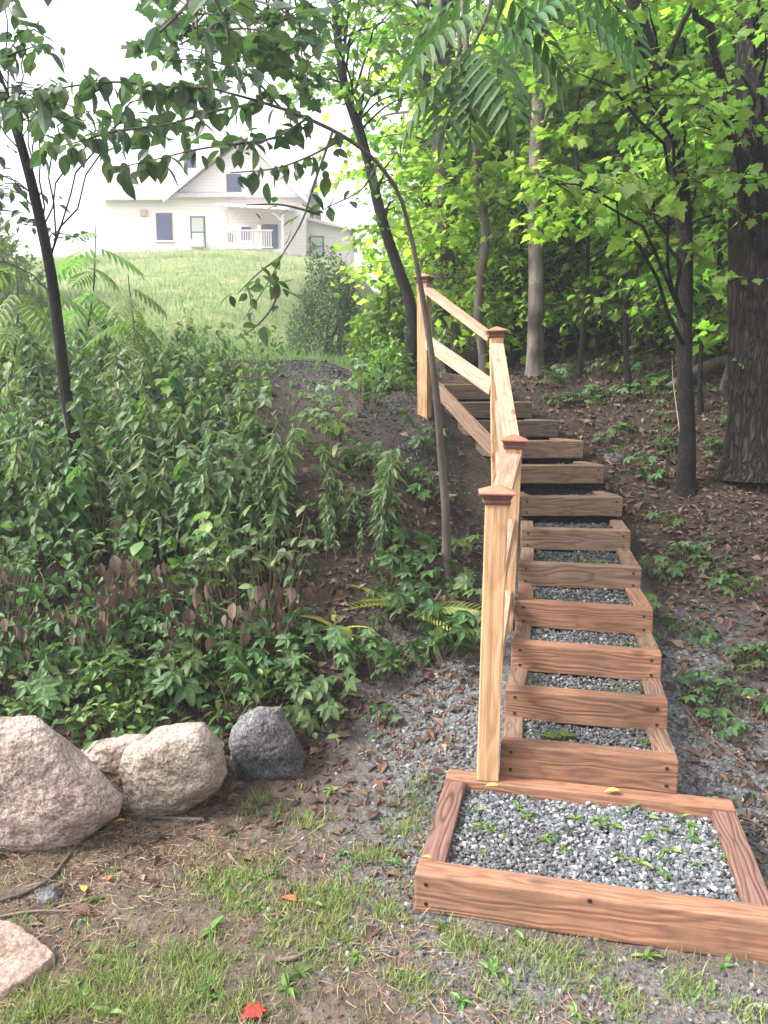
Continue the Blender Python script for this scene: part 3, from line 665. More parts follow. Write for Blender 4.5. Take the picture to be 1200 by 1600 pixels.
# inside the platform
P_ = []; Sz = []
def quad_fill(c00, c10, c01, c11, z, N_, smin, smax, jz=.008):
    s, t_ = rng.random(N_), rng.random(N_)
    p = (c00*(1-s)[:, None]+c10*s[:, None])*(1-t_)[:, None] + (c01*(1-s)[:, None]+c11*s[:, None])*t_[:, None]
    p[:, 2] = z + rng.normal(0, jz, N_) + fbm(p[:, 0]*7, p[:, 1]*7, 4)*.03
    P_.append(p); Sz.append(rng.uniform(smin, smax, N_)**1.0)
u, n = hframe(PLAT['a']); o = np.array([PLAT['x'], PLAT['y'], 0])
quad_fill(o+u*.09+n*.09, o+u*(PLAT['W']-.09)+n*.09, o+u*.09+n*(D-.09), o+u*(PLAT['W']-.09)+n*(D-.09), .090, 13000, .007, .025, .006)
def fill_bed(name, mat, corners, z):
    c = [np.array(q, float) for q in corners]
    V = np.array([[q[0], q[1], z] for q in c]); return bulk(name, V, np.array([[0, 1, 2, 3]]), mat)
pl, szl = np.concatenate(P_), np.concatenate(Sz)
dusty = (fbm(pl[:, 0]*3, pl[:, 1]*3, 88) + (.62-pl[:, 0])*.5 + rng.normal(0, .12, len(pl))) > 0.02
pebbles('landing_gravel', pl[~dusty], szl[~dusty], M['gravel']); pebbles('dusty_landing_gravel', pl[dusty], szl[dusty]*.85, M['gravel_dk'])
P_ = []; Sz = []; bedV = []; bedF = []
bedmat = noise_mat('gravel_dust', [(.012, .013, .014), (.03, .032, .034), (.05, .052, .054)], 90, bump=.8, bscale=120)
def bed(c00, c10, c01, c11, z):
    k = len(bedV); bedV.extend([[q[0], q[1], z] for q in (c00, c10, c11, c01)]); bedF.append([k, k+1, k+2, k+3])
bed(o+u*.05+n*.05, o+u*(PLAT['W']-.05)+n*.05, o+u*.05+n*(D-.05), o+u*(PLAT['W']-.05)+n*(D-.05), .078)
for i, (o_, u_, n_, wd, zt, nl, nr) in enumerate(TREADS):
    c00 = o_+u_*.088+n_*.088; c10 = o_+u_*(wd-.088)+n_*.088
    un = (nr-nl)/np.linalg.norm(nr-nl)
    c01 = nl+un*.088; c11 = nr-un*.088
    tilt = np.array([0, 0, 0.0])
    zg = zt-.030
    quad_fill(c00, c10, c01, c11, zg, 1700 if i < 6 else 700, .007, .022, .006)
    bed(o_+u_*.03+n_*.05, o_+u_*(wd-.03)+n_*.05, nl+un*.03+np.array([0, .03, 0]), nr-un*.03+np.array([0, .03, 0]), zg-.012)
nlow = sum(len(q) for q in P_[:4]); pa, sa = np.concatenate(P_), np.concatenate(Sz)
pebbles('tread_gravel', pa[:nlow], sa[:nlow], M['gravel_dk']); pebbles('shade_toned_tread_gravel', pa[nlow:], sa[nlow:], M['gravel_shade'])  # upper treads take the gravel with shade in its colour
tag(bulk('gravel_bed', np.array(bedV), np.array(bedF), bedmat), kind='structure')
# loose gravel beside the stairs, in front of the frame and on the upper path
P_ = []; Sz = []
def scatter(N_, xr, yr, dens, smin, smax, lift=.0):
    x = rng.uniform(*xr, N_); y = rng.uniform(*yr, N_)
    k = rng.random(N_) < dens(x, y); x, y = x[k], y[k]
    z = terrain(x, y); return np.stack([x, y, z+lift], -1), rng.uniform(smin, smax, len(x))
def dens_side(x, y):
    d = x-stair_x(y)
    v = np.exp(-((np.abs(d)-.60)/.25)**2)*sstep(1.9, 2.9, y)*np.where(d > 0, sstep(4.7, 3.7, y), sstep(5.0, 3.9, y))
    v = np.maximum(v, .55*sstep(2.6, 2.2, y+.23*x)*sstep(1.7, 2.2, y+.23*x)*sstep(-.2, .4, x))
    v = v + .30*sstep(4.6, 5.4, y)*sstep(7.4, 6.8, y)*sstep(-.40, -.46, d)*sstep(-1.25, -.8, d)
    v = v + .55*sstep(5.6, 6.8, y)*sstep(8.4, 7.6, y)*sstep(-.45, -.75, d)*sstep(-1.9, -1.4, d)
    v = v*(sstep(.40, .46, np.abs(d)) + sstep(2.5, 2.3, y+.23*x))
    inplat = (y+.233*x > 2.43) & (y+.233*x < 3.22) & (x-.237*y > -.47) & (x-.237*y < .72)
    v = np.where(inplat, 0, v)
    return np.clip(v + fbm(x*4, y*4, 17)*.8*(v > .05), 0, 1)
p, s = scatter(60000, (-1.6, 2.6), (1.7, 8.2), dens_side, .008, .024, .002); P_.append(p); Sz.append(s)
p, s = scatter(2600, (-2.0, 2.0), (1.6, 3.6), lambda x, y: .25+0*x, .006, .022, .001); P_.append(p); Sz.append(s)
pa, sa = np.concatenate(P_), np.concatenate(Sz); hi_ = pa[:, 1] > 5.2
pebbles('loose_gravel', pa[~hi_], sa[~hi_], M['gravel_dk']); pebbles('dark_path_gravel', pa[hi_], sa[hi_], M['gravel_shade'])  # upper path reuses the darker tread gravel

# ------------------------------------------------------------------ leaf litter, dry straw, grass (stuff)
def normal_tilt(x, y):
    e = .03; zx = (terrain(x+e, y)-terrain(x-e, y))/(2*e); zy = (terrain(x, y+e)-terrain(x, y-e))/(2*e)
    return zx, zy
def align(R, x, y):
    zx, zy = normal_tilt(x, y); nrm = np.stack([-zx, -zy, np.ones_like(zx)], -1); nrm /= np.linalg.norm(nrm, axis=1)[:, None]
    ex = np.stack([nrm[:, 2], np.zeros(len(x)), -nrm[:, 0]], -1); ex /= np.linalg.norm(ex, axis=1)[:, None]
    ey = np.cross(nrm, ex); return np.stack([ex, ey, nrm], -1) @ R
def dens_lit(x, y):
    d = x-stair_x(y)
    right = sstep(.42, .62, d)*sstep(2.3, 3.0, y)
    left = sstep(-.35, -.7, d)*sstep(3.0, 3.4, y)*.8*sstep(-3.2, -1.2, d)*(.30+.70*sstep(5.6, 4.7, y))*sstep(8, 7, y)
    left = np.maximum(left, .10*sstep(1.9, 2.6, y)*sstep(-.3, -.6, d)*sstep(3.6, 3.2, y)+.35*sstep(2.75, 3.1, y)*sstep(-.35, -.7, d)*sstep(3.7, 3.4, y))
    return np.clip(np.maximum(right, left)+fbm(x*3, y*3, 40)*.7*(np.maximum(right, left) > .05)+.15*right, 0, 1)*(np.abs(d) > .40)
p, s = scatter(70000, (-1.8, 5.5), (2.3, 10.5), dens_lit, .026, .074, .008)
keep = rng.random(len(p)) < np.clip(1.25-p[:, 1]*.085, .35, 1); p, s = p[keep], s[keep]
R = align(rotm(rng.uniform(0, 6.28, len(p)), rng.normal(0, 1, len(p))*np.where(p[:, 1] < 3.7, .22, .5), rng.normal(0, 1, len(p))*np.where(p[:, 1] < 3.7, .22, .5)), p[:, 0], p[:, 1])
h_ = rng.random(len(p)) < .5
Va, Fa = inst(leaf_oval(.6, .16, .35, False), p[h_], R[h_], s[h_]*1.1); Vb, Fb = inst(leaf_flat(.35, .1), p[~h_], R[~h_], s[~h_])
tag(bulk('leaf_litter', np.concatenate([Va, Vb]), np.concatenate([Fa, Fb+len(Va)]), M['litter']), kind='stuff')
def blade_tpl(wd=.035, bend=.5):
    V = []
    for k, y in enumerate((0, .4, .75)):
        w_ = wd*(1-.35*k); V += [(-w_, y, bend*y*y), (w_, y, bend*y*y)]
    V.append((0, 1, bend)); T = [(0, 1, 3), (0, 3, 2), (2, 3, 5), (2, 5, 4), (4, 5, 6)]
    V = np.array(V, float); V = V[:, [0, 2, 1]]; V[:, 1] *= -1                # stand it up: z is the length
    return V, np.array(T)
BL = blade_tpl(.055, .5); BLN = blade_tpl(.018, .6)
GP = []; GR = []; GS = []
def tuft(c, n_, rad, hmin, hmax, spread=.5):
    r = rad*np.sqrt(rng.random(n_)); a = rng.uniform(0, 6.28, n_)
    x, y = c[0]+r*np.cos(a), c[1]+r*np.sin(a); z = terrain(x, y)-.003
    GP.append(np.stack([x, y, z], -1)); GR.append(rotm(a+rng.normal(0, 1.0, n_)+1.57, rng.normal(-.25, spread*.75, n_), rng.normal(0, .3, n_))); GS.append(rng.uniform(hmin, hmax, n_))
patches = [  # photo pixel, radius px, tufts
 (340, 1385, 60, 16), (390, 1365, 40, 9), (470, 1280, 45, 8), (440, 1430, 70, 16), (530, 1420, 70, 16), (560, 1395, 45, 8), (500, 1475, 70, 14),
 (180, 1525, 65, 16), (130, 1570, 70, 16), (60, 1590, 60, 12), (320, 1500, 60, 9), (300, 1550, 70, 14), (370, 1590, 60, 10), (230, 1590, 60, 12),
 (590, 1350, 40, 5), (640, 1310, 50, 6), (700, 1470, 40, 5), (860, 1505, 60, 10), (820, 1500, 40, 6), (740, 1490, 40, 5), (960, 1570, 50, 6), (1060, 1560, 40, 5), (650, 1550, 40, 6),
 (560, 1345, 26, 4), (400, 1265, 30, 4), (640, 1260, 40, 5), (660, 1235, 30, 3), (270, 1490, 30, 4), (610, 1440, 30, 5), (780, 1560, 60, 5), (1180, 1590, 40, 5), (900, 1530, 30, 3)]
for (pu, pv, pr_, k) in patches:
    for _ in range(k):
        c = ground(pu+rng.normal(0, pr_*.5), pv+rng.normal(0, pr_*.28))
        tuft(c, int(rng.integers(28, 64)), .05, .014, .052, 1.25)
for _ in range(620):
    c = ground(rng.uniform(-30, 1250), rng.uniform(1260, 1640)); tuft(c, int(rng.integers(4, 12)), .04, .015, .045, .9)
V, Fc = inst(BL, np.concatenate(GP), np.concatenate(GR), np.concatenate(GS))
tag(bulk('grass', V, Fc, M['grass']), kind='stuff')
GP2, GR2, GS2 = GP, GR, GS
GP, GR, GS = [], [], []
for (pu, pv, pr_, k) in patches:
    for _ in range(k):
        c = ground(pu+rng.normal(0, pr_*.9), pv+rng.normal(0, pr_*.5)); tuft(c, int(rng.integers(10, 26)), .06, .02, .06, 1.3)
for _ in range(420):
    c = ground(rng.uniform(-30, 1250), rng.uniform(1250, 1640)); tuft(c, int(rng.integers(6, 18)), .06, .015, .05, 1.6)
V, Fc = inst(BLN, np.concatenate(GP), np.concatenate(GR), np.concatenate(GS))
tag(bulk('dry_grass_tufts', V, Fc, M['straw']), kind='stuff')
N_ = 16000; x = rng.uniform(-1.9, 1.9, N_); y = rng.uniform(1.5, 3.5, N_); inp_ = (y+.233*x > 2.36) & (x-.237*y > -.52)
x, y = x[~inp_], y[~inp_]; pebbles('soil_crumbs', np.stack([x, y, terrain(x, y)+.001], -1), .003+.014*rng.random(len(x))**3, island_mat('soil_crumb', [(.035, .026, .021), (.10, .075, .06), (.06, .045, .036), (.15, .115, .095)], .95))
# straw thatch lying on the soil
N_ = 38000; x = rng.uniform(-1.8, 1.7, N_); y = rng.uniform(1.55, 3.5, N_)
k = rng.random(N_) < np.clip(.30+fbm(x*2.2, y*2.2, 61)*2.4, .02, 1); x, y = x[k], y[k]
inpl = (y+.233*x > 2.38) & (x-.237*y > -.5)
x, y = x[~inpl], y[~inpl]
R = align(rotm(rng.uniform(0, 6.28, len(x)), rng.normal(0, .12, len(x)), rng.uniform(0, 3, len(x))), x, y)
V, Fc = inst((np.array([(-.022, 0, 0), (.022, 0, 0), (.018, .5, .1), (-.018, .5, .1), (0, 1, 0)], float), np.array([(0, 1, 2), (0, 2, 3), (3, 2, 4)])), np.stack([x, y, terrain(x, y)+.006], -1), R, rng.uniform(.02, .075, len(x)))
tag(bulk('dry_grass', V, Fc, M['straw']), kind='stuff')
# hillside grass
N_ = 90000; y = 9.4+26.5*rng.random(N_)**1.35; x = rng.uniform(-.66, .12, N_)*y*1.02 - .3
k = rng.random(N_) < np.clip(.75+fbm(x*.6, y*.6, 70)*1.3, .2, 1); x, y = x[k], y[k]
R = rotm(rng.uniform(0, 6.28, len(x)), rng.normal(0, .4, len(x)), rng.normal(0, .3, len(x)))
hs_ = rng.uniform(.06, .19, len(x))*(1+.8*np.clip(fbm(x*.35, y*.35, 71), 0, 1))
V, Fc = inst(blade_tpl(.035, .55), np.stack([x, y, terrain(x, y)-.01], -1), R, hs_)
tag(bulk('hillside_grass', V, Fc, M['hillgrass']), kind='stuff')

# ------------------------------------------------------------------ boulders
def boulder(label, outline, y0, thick, mat, bulge=.12, seed=0, lean=0.0, rough=.03):
    pts = []
    o2 = np.array(outline, float); cen = o2.mean(0)
    for s, dy in ((1.0, 0), (.97, thick*.5), (.70, -bulge), (.6, thick), (.35, -bulge*1.15)):
        for q in o2:
            r = cen+(q-cen)*s*1.03; p = at(r[0], r[1], y0+dy+lean*(cen[1]-r[1])/400); pts.append(p)
    base = np.array(pts); low = base[:, 2].min()
    bm = bmesh.new()
    for p in base: bm.verts.new(p)
    res = bmesh.ops.convex_hull(bm, input=list(bm.verts))
    bmesh.ops.delete(bm, geom=[v for v in bm.verts if not v.link_faces], context='VERTS')
    bmesh.ops.triangulate(bm, faces=list(bm.faces))
    for _ in range(5):
        le = [e for e in bm.edges if e.calc_length() > .035]
        if not le: break
        bmesh.ops.subdivide_edges(bm, edges=le, cuts=1, use_grid_fill=False); bmesh.ops.triangulate(bm, faces=list(bm.faces))
    for _ in range(1): bmesh.ops.smooth_vert(bm, verts=list(bm.verts), factor=.3, use_axis_x=True, use_axis_y=True, use_axis_z=True)
    bm.normal_update()
    V = np.array([v.co[:] for v in bm.verts]); Nn = np.array([v.normal[:] for v in bm.verts])
    k = seed*7.3
    d = fbm(V[:, 0]*6+V[:, 2]*3+k, V[:, 1]*6+V[:, 2]*4, seed)*rough*2.0 + fbm(V[:, 0]*16+V[:, 2]*11+k, V[:, 1]*16-V[:, 2]*13, seed+3)*rough*1.6 + fbm(V[:, 0]*70+V[:, 2]*41, V[:, 1]*70-V[:, 2]*53, seed+5, 2)*rough*.3
    V = V+Nn*d[:, None]
    c = np.array([base[:, 0].mean(), base[:, 1].mean(), low])
    for v, q in zip(bm.verts, V): v.co = q-c
    o = from_bm('boulder', bm, mat, smooth=True); o.location = c
    tag(o, label, 'rock'); return o
boulder('large pinkish granite boulder cut by the left edge of the photo', [(-120, 1180), (-40, 1125), (55, 1120), (98, 1160), (150, 1205), (188, 1245), (182, 1275), (130, 1310), (62, 1350), (0, 1310), (-110, 1340)], 2.78, .5, M['granite'], .08, 1, rough=.022)
boulder('low flat pinkish rock lying behind the two paler boulders', [(105, 1190), (150, 1160), (200, 1147), (240, 1150), (240, 1215), (190, 1235), (130, 1225)], 3.35, .35, M['granite'], .08, 2, rough=.02)
boulder('rounded tan granite boulder with mossy top between pink and dark rocks', [(200, 1170), (250, 1138), (318, 1132), (345, 1165), (353, 1205), (340, 1235), (300, 1258), (262, 1285), (205, 1288), (204, 1240), (188, 1205)], 2.99, .4, M['granite_t'], .07, 3, rough=.02)
boulder('dark grey pointed boulder at the right end of the rock row', [(378, 1122), (408, 1102), (438, 1106), (462, 1150), (474, 1185), (472, 1222), (420, 1235), (360, 1232), (366, 1180), (364, 1142)], 3.28, .32, M['granite_d'], .06, 4, rough=.022)
def slab(label, px, h, mat, seed):
    pts = [ground(*q) for q in px]; pts = [p+np.array([0, 0, 0]) for p in pts]
    c = np.mean(pts, 0); bm = bmesh.new()
    for p in pts:
        bm.verts.new(Vector(p-c)+Vector((0, 0, -.03))); q = (p-c)*.93; bm.verts.new(Vector(q)+Vector((0, 0, h)))
    bmesh.ops.convex_hull(bm, input=list(bm.verts)); bmesh.ops.triangulate(bm, faces=list(bm.faces))
    for _ in range(5):
        le = [e for e in bm.edges if e.calc_length() > .03]
        if le: bmesh.ops.subdivide_edges(bm, edges=le, cuts=1); bmesh.ops.triangulate(bm, faces=list(bm.faces))
    bm.normal_update()
    for v in bm.verts: v.co += v.normal*float(fbm(v.co.x*9+seed, v.co.y*9, seed)*.035+fbm(v.co.x*40, v.co.y*40, seed+1)*.008)
    o = from_bm('boulder', bm, mat, smooth=True); o.location = c; tag(o, label, 'rock')
slab('flat pale pink stone slab sunk in the soil at bottom left', [(-60, 1440), (0, 1446), (30, 1462), (92, 1508), (52, 1548), (8, 1572), (-60, 1580)], .028, M['slabstone'], 5)
slab('small flat grey stone sunk in the dirt below the large pink boulder', [(55, 1402), (80, 1395), (100, 1402), (88, 1415), (60, 1418)], .012, M['granite_d'], 6)
slab('small flat brown stone half buried on the slope right of the upper steps', [(945, 715), (965, 711), (978, 715), (968, 722), (950, 722)], .02, M['granite_d'], 8)

# ------------------------------------------------------------------ trees
def pxpath(pts): return np.array([at(u_, v_, y_) for u_, v_, y_ in pts])
def spray(LV, G, c, rad, n_, size, yaw0=None, flat=.35, droop=.25, tw=.004, wtilt=.5):
    """a leafy twig fan: a few twigs spreading from c, leaves along them"""
    k = int(max(3, min(7, n_//7)))
    base = rng.uniform(0, 6.28) if yaw0 is None else yaw0
    for j in range(k):
        a = base + (rng.uniform(-1.3, 1.3) if yaw0 is not None else j*6.28/k+rng.normal(0, .3))
        L_ = rad*rng.uniform(.6, 1.1); m = max(2, int(n_/k))
        t_ = np.linspace(.15, 1, m)+rng.normal(0, .05, m)
        el = rng.normal(.05, flat)
        dirv = np.array([math.cos(a)*math.cos(el), math.sin(a)*math.cos(el), math.sin(el)])
        p = c + t_[:, None]*L_*dirv; p[:, 2] -= droop*L_*t_**2
        sd_ = np.where(np.arange(m) % 2 == 0, 1, -1)
        ly = a - 1.57 + sd_*rng.uniform(.4, 1.2, m)
        LV.add(p+rng.normal(0, size*.18, (m, 3)), ly, rng.normal(-.45, wtilt*.7, m), rng.normal(0, wtilt, m), size*rng.uniform(.6, 1.2, m))
        if G is not None:
            q = np.linspace(0, 1, 4)[:, None]*L_*dirv + c; q[:, 2] -= droop*L_*np.linspace(0, 1, 4)**2
            G.add(tube(q, np.linspace(tw, tw*.4, 4), 3))
def limb(G, a, b, r0, r1, sag=.1, n_=8, wig=.05):
    a = np.asarray(a, float); b = np.asarray(b, float); t_ = np.linspace(0, 1, n_)[:, None]
    p = a*(1-t_)+b*t_; p[:, 2] += (sag*np.sin(np.pi*t_[:, 0])); p[1:-1] += rng.normal(0, wig*np.linalg.norm(b-a)/n_, (n_-2, 3))
    G.add(tube(p, np.linspace(r0, r1, n_), 6))
def make_tree(name, label, cat, path, rad, bark, leafmat, sprays=(), tpl=OV, rough=.12, seed=1, nseg=14, branch_r=.012, connect=True, group=None, extra=None, twig=True, tries=1):
    """path: world points base->top, rad: radii; sprays: list of (center, radius, n, size)"""
    path = np.asarray(path, float); base = path[0]
    root = empty(name, base); tag(root, label, cat, group)
    n_ = max(12, int(np.linalg.norm(np.diff(path, axis=0), axis=1).sum()/.09)); n_ = min(n_, 160)
    pp = spline(path, n_); rr = np.interp(np.linspace(0, 1, n_), np.linspace(0, 1, len(rad)), rad)
    flare = 1+.55*np.exp(-np.linspace(0, 1, n_)*n_*.09/.12)
    G = Geo(); G.add(tube(pp, rr*flare, nseg, rough, seed))
    LV = Leaves()
    for (c, r_, k, sz) in sprays:
        c = np.asarray(c, float)
        if connect:
            d = np.linalg.norm(pp[:, :2]-c[:2], axis=1)*.6 + np.abs(pp[:, 2]-(c[2]-.3*np.linalg.norm(pp[:, :2]-c[:2], axis=1))); i = int(np.argmin(d))
            Lb = np.linalg.norm(c-pp[i])
            limb(G, pp[i], c, min(rr[i]*.5, branch_r*(.8+.25*Lb)), .003, .12*Lb, 8, .10)
        spray(LV, G if twig else None, c, r_, k, sz)
    if extra: extra(G, LV, pp, rr)
    tr = G.build('trunk', bark, root, off=base)
    if LV.count():
        V, Fc = LV.mesh(tpl, off=base); bulk('crown', V, Fc, leafmat, root)
    return root
def region(u0, v0, u1, v1, y0, y1, count, rad, n_, size, jit=.3, dens=None):
    out = []
    while len(out) < count:
        u_, v_ = rng.uniform(u0, u1), rng.uniform(v0, v1)
        if dens and not dens(u_, v_): continue
        out.append((at(u_, v_, rng.uniform(y0, y1)), rad*rng.uniform(.7, 1.3), int(n_*rng.uniform(.7, 1.3)), size*rng.uniform(.85, 1.15)))
    return out
def snap(p, dz=-.05): return np.array([p[0], p[1], float(terrain(p[0], p[1]))+dz])
def rooted(pts):
    q = pxpath(pts); b = q[0].copy(); g_ = float(terrain(b[0], b[1])); b[2] = min(b[2], g_) - .04
    return np.concatenate([[b], q]) if b[2] < q[0][2]-.01 else np.concatenate([[b], q[1:]])

make_tree('large_tree', 'thick dark brown tree trunk at the right edge of the photo', 'tree',
 rooted([(1183, 740, 5.9), (1184, 560, 5.9), (1185, 400, 5.92), (1190, 200, 5.95), (1196, 0, 6.0), (1200, -250, 6.1), (1204, -700, 6.2)]), [.215, .20, .195, .19, .185, .18, .14], M['bark_br'], M['lf_mid'],
 region(1060, -80, 1240, 260, 4.6, 5.7, 15, .36, 26, .085) + region(1090, 250, 1230, 480, 4.9, 5.6, 6, .30, 18, .08), MP, .16, 3, 40, .02,
 extra=lambda G, LV, pp, rr: (limb(G, at(1166, 320, 5.75), at(1085, 0, 5.2), .035, .022, .15, 12, .12), limb(G, at(1150, 620, 5.8), at(1185, 500, 5.3), .008, .003, 0, 6, .2)))
make_tree('maple_tree', 'slim blackish tree leaning left above the slope, forked high up', 'tree',
 rooted([(1074, 708, 5.8), (1069, 560, 5.8), (1070, 420, 5.8), (1066, 300, 5.8), (1047, 200, 5.8), (1022, 100, 5.8), (1000, 30, 5.75), (960, -90, 5.7), (930, -300, 5.7)]), [.062, .058, .056, .056, .055, .054, .05, .045, .03], M['bark_dk'], M['lf_mid'],
 region(850, 265, 1000, 340, 4.0, 4.6, 4, .26, 18, .10) + region(850, -60, 1130, 170, 4.4, 6.2, 13, .36, 26, .09) + region(1000, 200, 1160, 400, 5.2, 6.6, 6, .33, 22, .085), MP, .14, 5, 14,
 extra=lambda G, LV, pp, rr: (limb(G, at(1034, 118, 5.8), at(1092, -10, 5.5), .025, .015, .05, 8, .1),))
make_tree('grey_tree', 'straight pale grey trunk with dark blotches standing behind the upper steps', 'tree',
 rooted([(835, 597, 8.0), (838, 450, 8.0), (837, 300, 8.0), (843, 150, 8.0), (850, 0, 8.0), (852, -200, 8.0), (850, -500, 8.0)]), [.088, .080, .076, .072, .066, .06, .045], M['bark_gr'], M['lf_mid'],
 region(770, -120, 1000, 200, 6.4, 9.2, 22, .5, 32, .095), MP, .10, 7, 16)
make_tree('wavy_sapling', 'thin wavy trunk between the twin grey trunk and the straight grey tree', 'tree',
 rooted([(756, 566, 8.4), (747, 500, 8.4), (752, 430, 8.4), (758, 370, 8.4), (748, 280, 8.4), (741, 190, 8.4), (732, 110, 8.4), (720, -50, 8.4)]), [.055, .05, .05, .046, .042, .038, .034, .02], M['bark_md'], M['lf_mid'],
 region(760, 60, 880, 380, 7.4, 9.4, 10, .42, 26, .085), MP, .10, 9, 10)
make_tree('twin_trunk_tree', 'grey twin trunk tree right behind the top rail of the stairs', 'tree',
 rooted([(694, 560, 9.5), (692, 430, 9.5), (695, 300, 9.5), (692, 150, 9.5), (698, 0, 9.5), (702, -300, 9.5)]), [.15, .14, .13, .12, .11, .08], M['bark_tw'], M['lf_mid'],
 region(560, -80, 800, 120, 8, 9.2, 12, .5, 30, .095) + region(560, -80, 800, 300, 9.9, 11.5, 22, .55, 34, .10), MP, .12, 11, 18, .02,
 extra=lambda G, LV, pp, rr: G.add(tube(spline(pxpath([(712, 560, 9.4), (708, 470, 9.42), (701, 400, 9.45), (697, 350, 9.5)]), 16), np.linspace(.09, .06, 16), 14, .12, 4)))
make_tree('dark_tree', 'slender dark leaning tree standing behind the rail sapling', 'tree',
 rooted([(640, 470, 8.2), (622, 420, 8.2), (596, 340, 8.2), (575, 250, 8.2), (556, 190, 8.2), (540, 140, 8.2), (530, 80, 8.2), (520, -60, 8.2)]), [.07, .065, .06, .055, .05, .045, .04, .025], M['bark_dk'], M['lf_mid'],
 region(470, -60, 670, 150, 6.8, 8.8, 28, .42, 30, .08) + region(560, 130, 660, 360, 7.4, 8.8, 11, .36, 24, .07), MP, .10, 13, 10)
make_tree('background_tree', 'dark rough trunk far back between the grey tree and slim dark tree', 'tree',
 rooted([(1003, 540, 12), (1003, 400, 12), (1004, 250, 12), (1003, 100, 12), (1003, -100, 12), (1000, -300, 12)]), [.17, .16, .15, .14, .12, .1], M['bark_br'], M['lf_lit'],
 region(900, 20, 1120, 330, 10.5, 13, 14, .6, 34, .10), MP, .2, 15, 14)
make_tree('background_tree', 'narrow dark trunk showing just left of the twin grey trunk', 'tree',
 rooted([(668, 520, 11), (668, 400, 11), (666, 250, 11), (662, 50, 11), (660, -200, 11)]), [.11, .10, .095, .085, .06], M['bark_br'], M['lf_mid'],
 region(590, 180, 740, 420, 10, 12, 16, .5, 34, .09), MP, .12, 16, 12)

# the sapling beside the rail, arching to the left over the bank
arch = [(697, 815, 4.55), (690, 720, 4.52), (684, 640, 4.45), (672, 540, 4.4), (656, 440, 4.35), (640, 360, 4.3), (622, 300, 4.2), (590, 255, 4.1), (540, 215, 3.95), (480, 185, 3.8), (410, 160, 3.6), (330, 138, 3.45)]
def arch_leaves(G, LV, pp, rr):
    # hanging leaves on side twigs of the arching top
    def twig(pts, n_, size):
        q = spline(pxpath(pts), 14); G.add(tube(q, np.linspace(.007, .002, 14), 4))
        t_ = rng.random(n_)*13; i = np.clip(t_.astype(int), 0, 12); p = q[i]+(q[i+1]-q[i])*(t_-i)[:, None]
        LV.add(p+rng.normal(0, .02, (n_, 3)), rng.uniform(0, 6.28, n_), rng.normal(-.75, .5, n_), rng.normal(0, .6, n_), size*rng.uniform(.55, 1.2, n_))
    twig([(480, 185, 3.8), (430, 215, 3.6), (370, 225, 3.4), (300, 235, 3.2), (240, 250, 3.1), (170, 265, 3.0)], 70, .082)
    twig([(410, 160, 3.6), (330, 175, 3.4), (260, 195, 3.25), (180, 205, 3.1), (110, 225, 3.0), (60, 235, 2.95)], 74, .082)
    twig([(330, 138, 3.45), (250, 135, 3.3), (180, 128, 3.2), (110, 135, 3.1), (40, 150, 3.0)], 80, .085)
    twig([(540, 215, 3.95), (470, 250, 3.7), (420, 265, 3.5), (360, 270, 3.4)], 30, .08)
    twig([(590, 255, 4.1), (560, 300, 3.9), (520, 320, 3.8), (500, 330, 3.7)], 14, .08)
    twig([(440, 170, 3.7), (390, 120, 3.5), (330, 95, 3.4), (250, 95, 3.3)], 30, .082)
    twig([(520, 205, 3.9), (490, 290, 3.75), (470, 350, 3.6), (440, 400, 3.5), (420, 440, 3.45), (380, 500, 3.4)], 16, .085)
    twig([(440, 400, 3.5), (400, 430, 3.4), (370, 460, 3.35)], 10, .085)
    twig([(430, 425, 3.45), (430, 470, 3.4), (400, 510, 3.4), (370, 530, 3.38)], 13, .085)
    twig([(500, 335, 3.7), (440, 320, 3.65), (385, 320, 3.6)], 5, .06)
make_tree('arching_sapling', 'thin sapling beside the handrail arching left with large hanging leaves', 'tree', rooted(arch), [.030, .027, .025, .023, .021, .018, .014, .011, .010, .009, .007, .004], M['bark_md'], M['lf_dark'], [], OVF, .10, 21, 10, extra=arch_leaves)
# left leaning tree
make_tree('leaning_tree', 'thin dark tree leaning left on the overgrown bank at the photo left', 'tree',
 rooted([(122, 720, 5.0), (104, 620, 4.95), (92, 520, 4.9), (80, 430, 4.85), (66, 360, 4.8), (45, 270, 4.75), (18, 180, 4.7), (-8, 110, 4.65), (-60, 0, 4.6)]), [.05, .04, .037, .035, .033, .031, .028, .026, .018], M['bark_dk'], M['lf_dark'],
 region(-70, -20, 60, 170, 3.9, 4.8, 12, .28, 22, .085) + region(-60, 170, 90, 420, 4.3, 5.2, 8, .26, 18, .085) + region(60, 130, 260, 210, 3.6, 4.3, 6, .3, 22, .09), OVF, .12, 23, 10, .005)

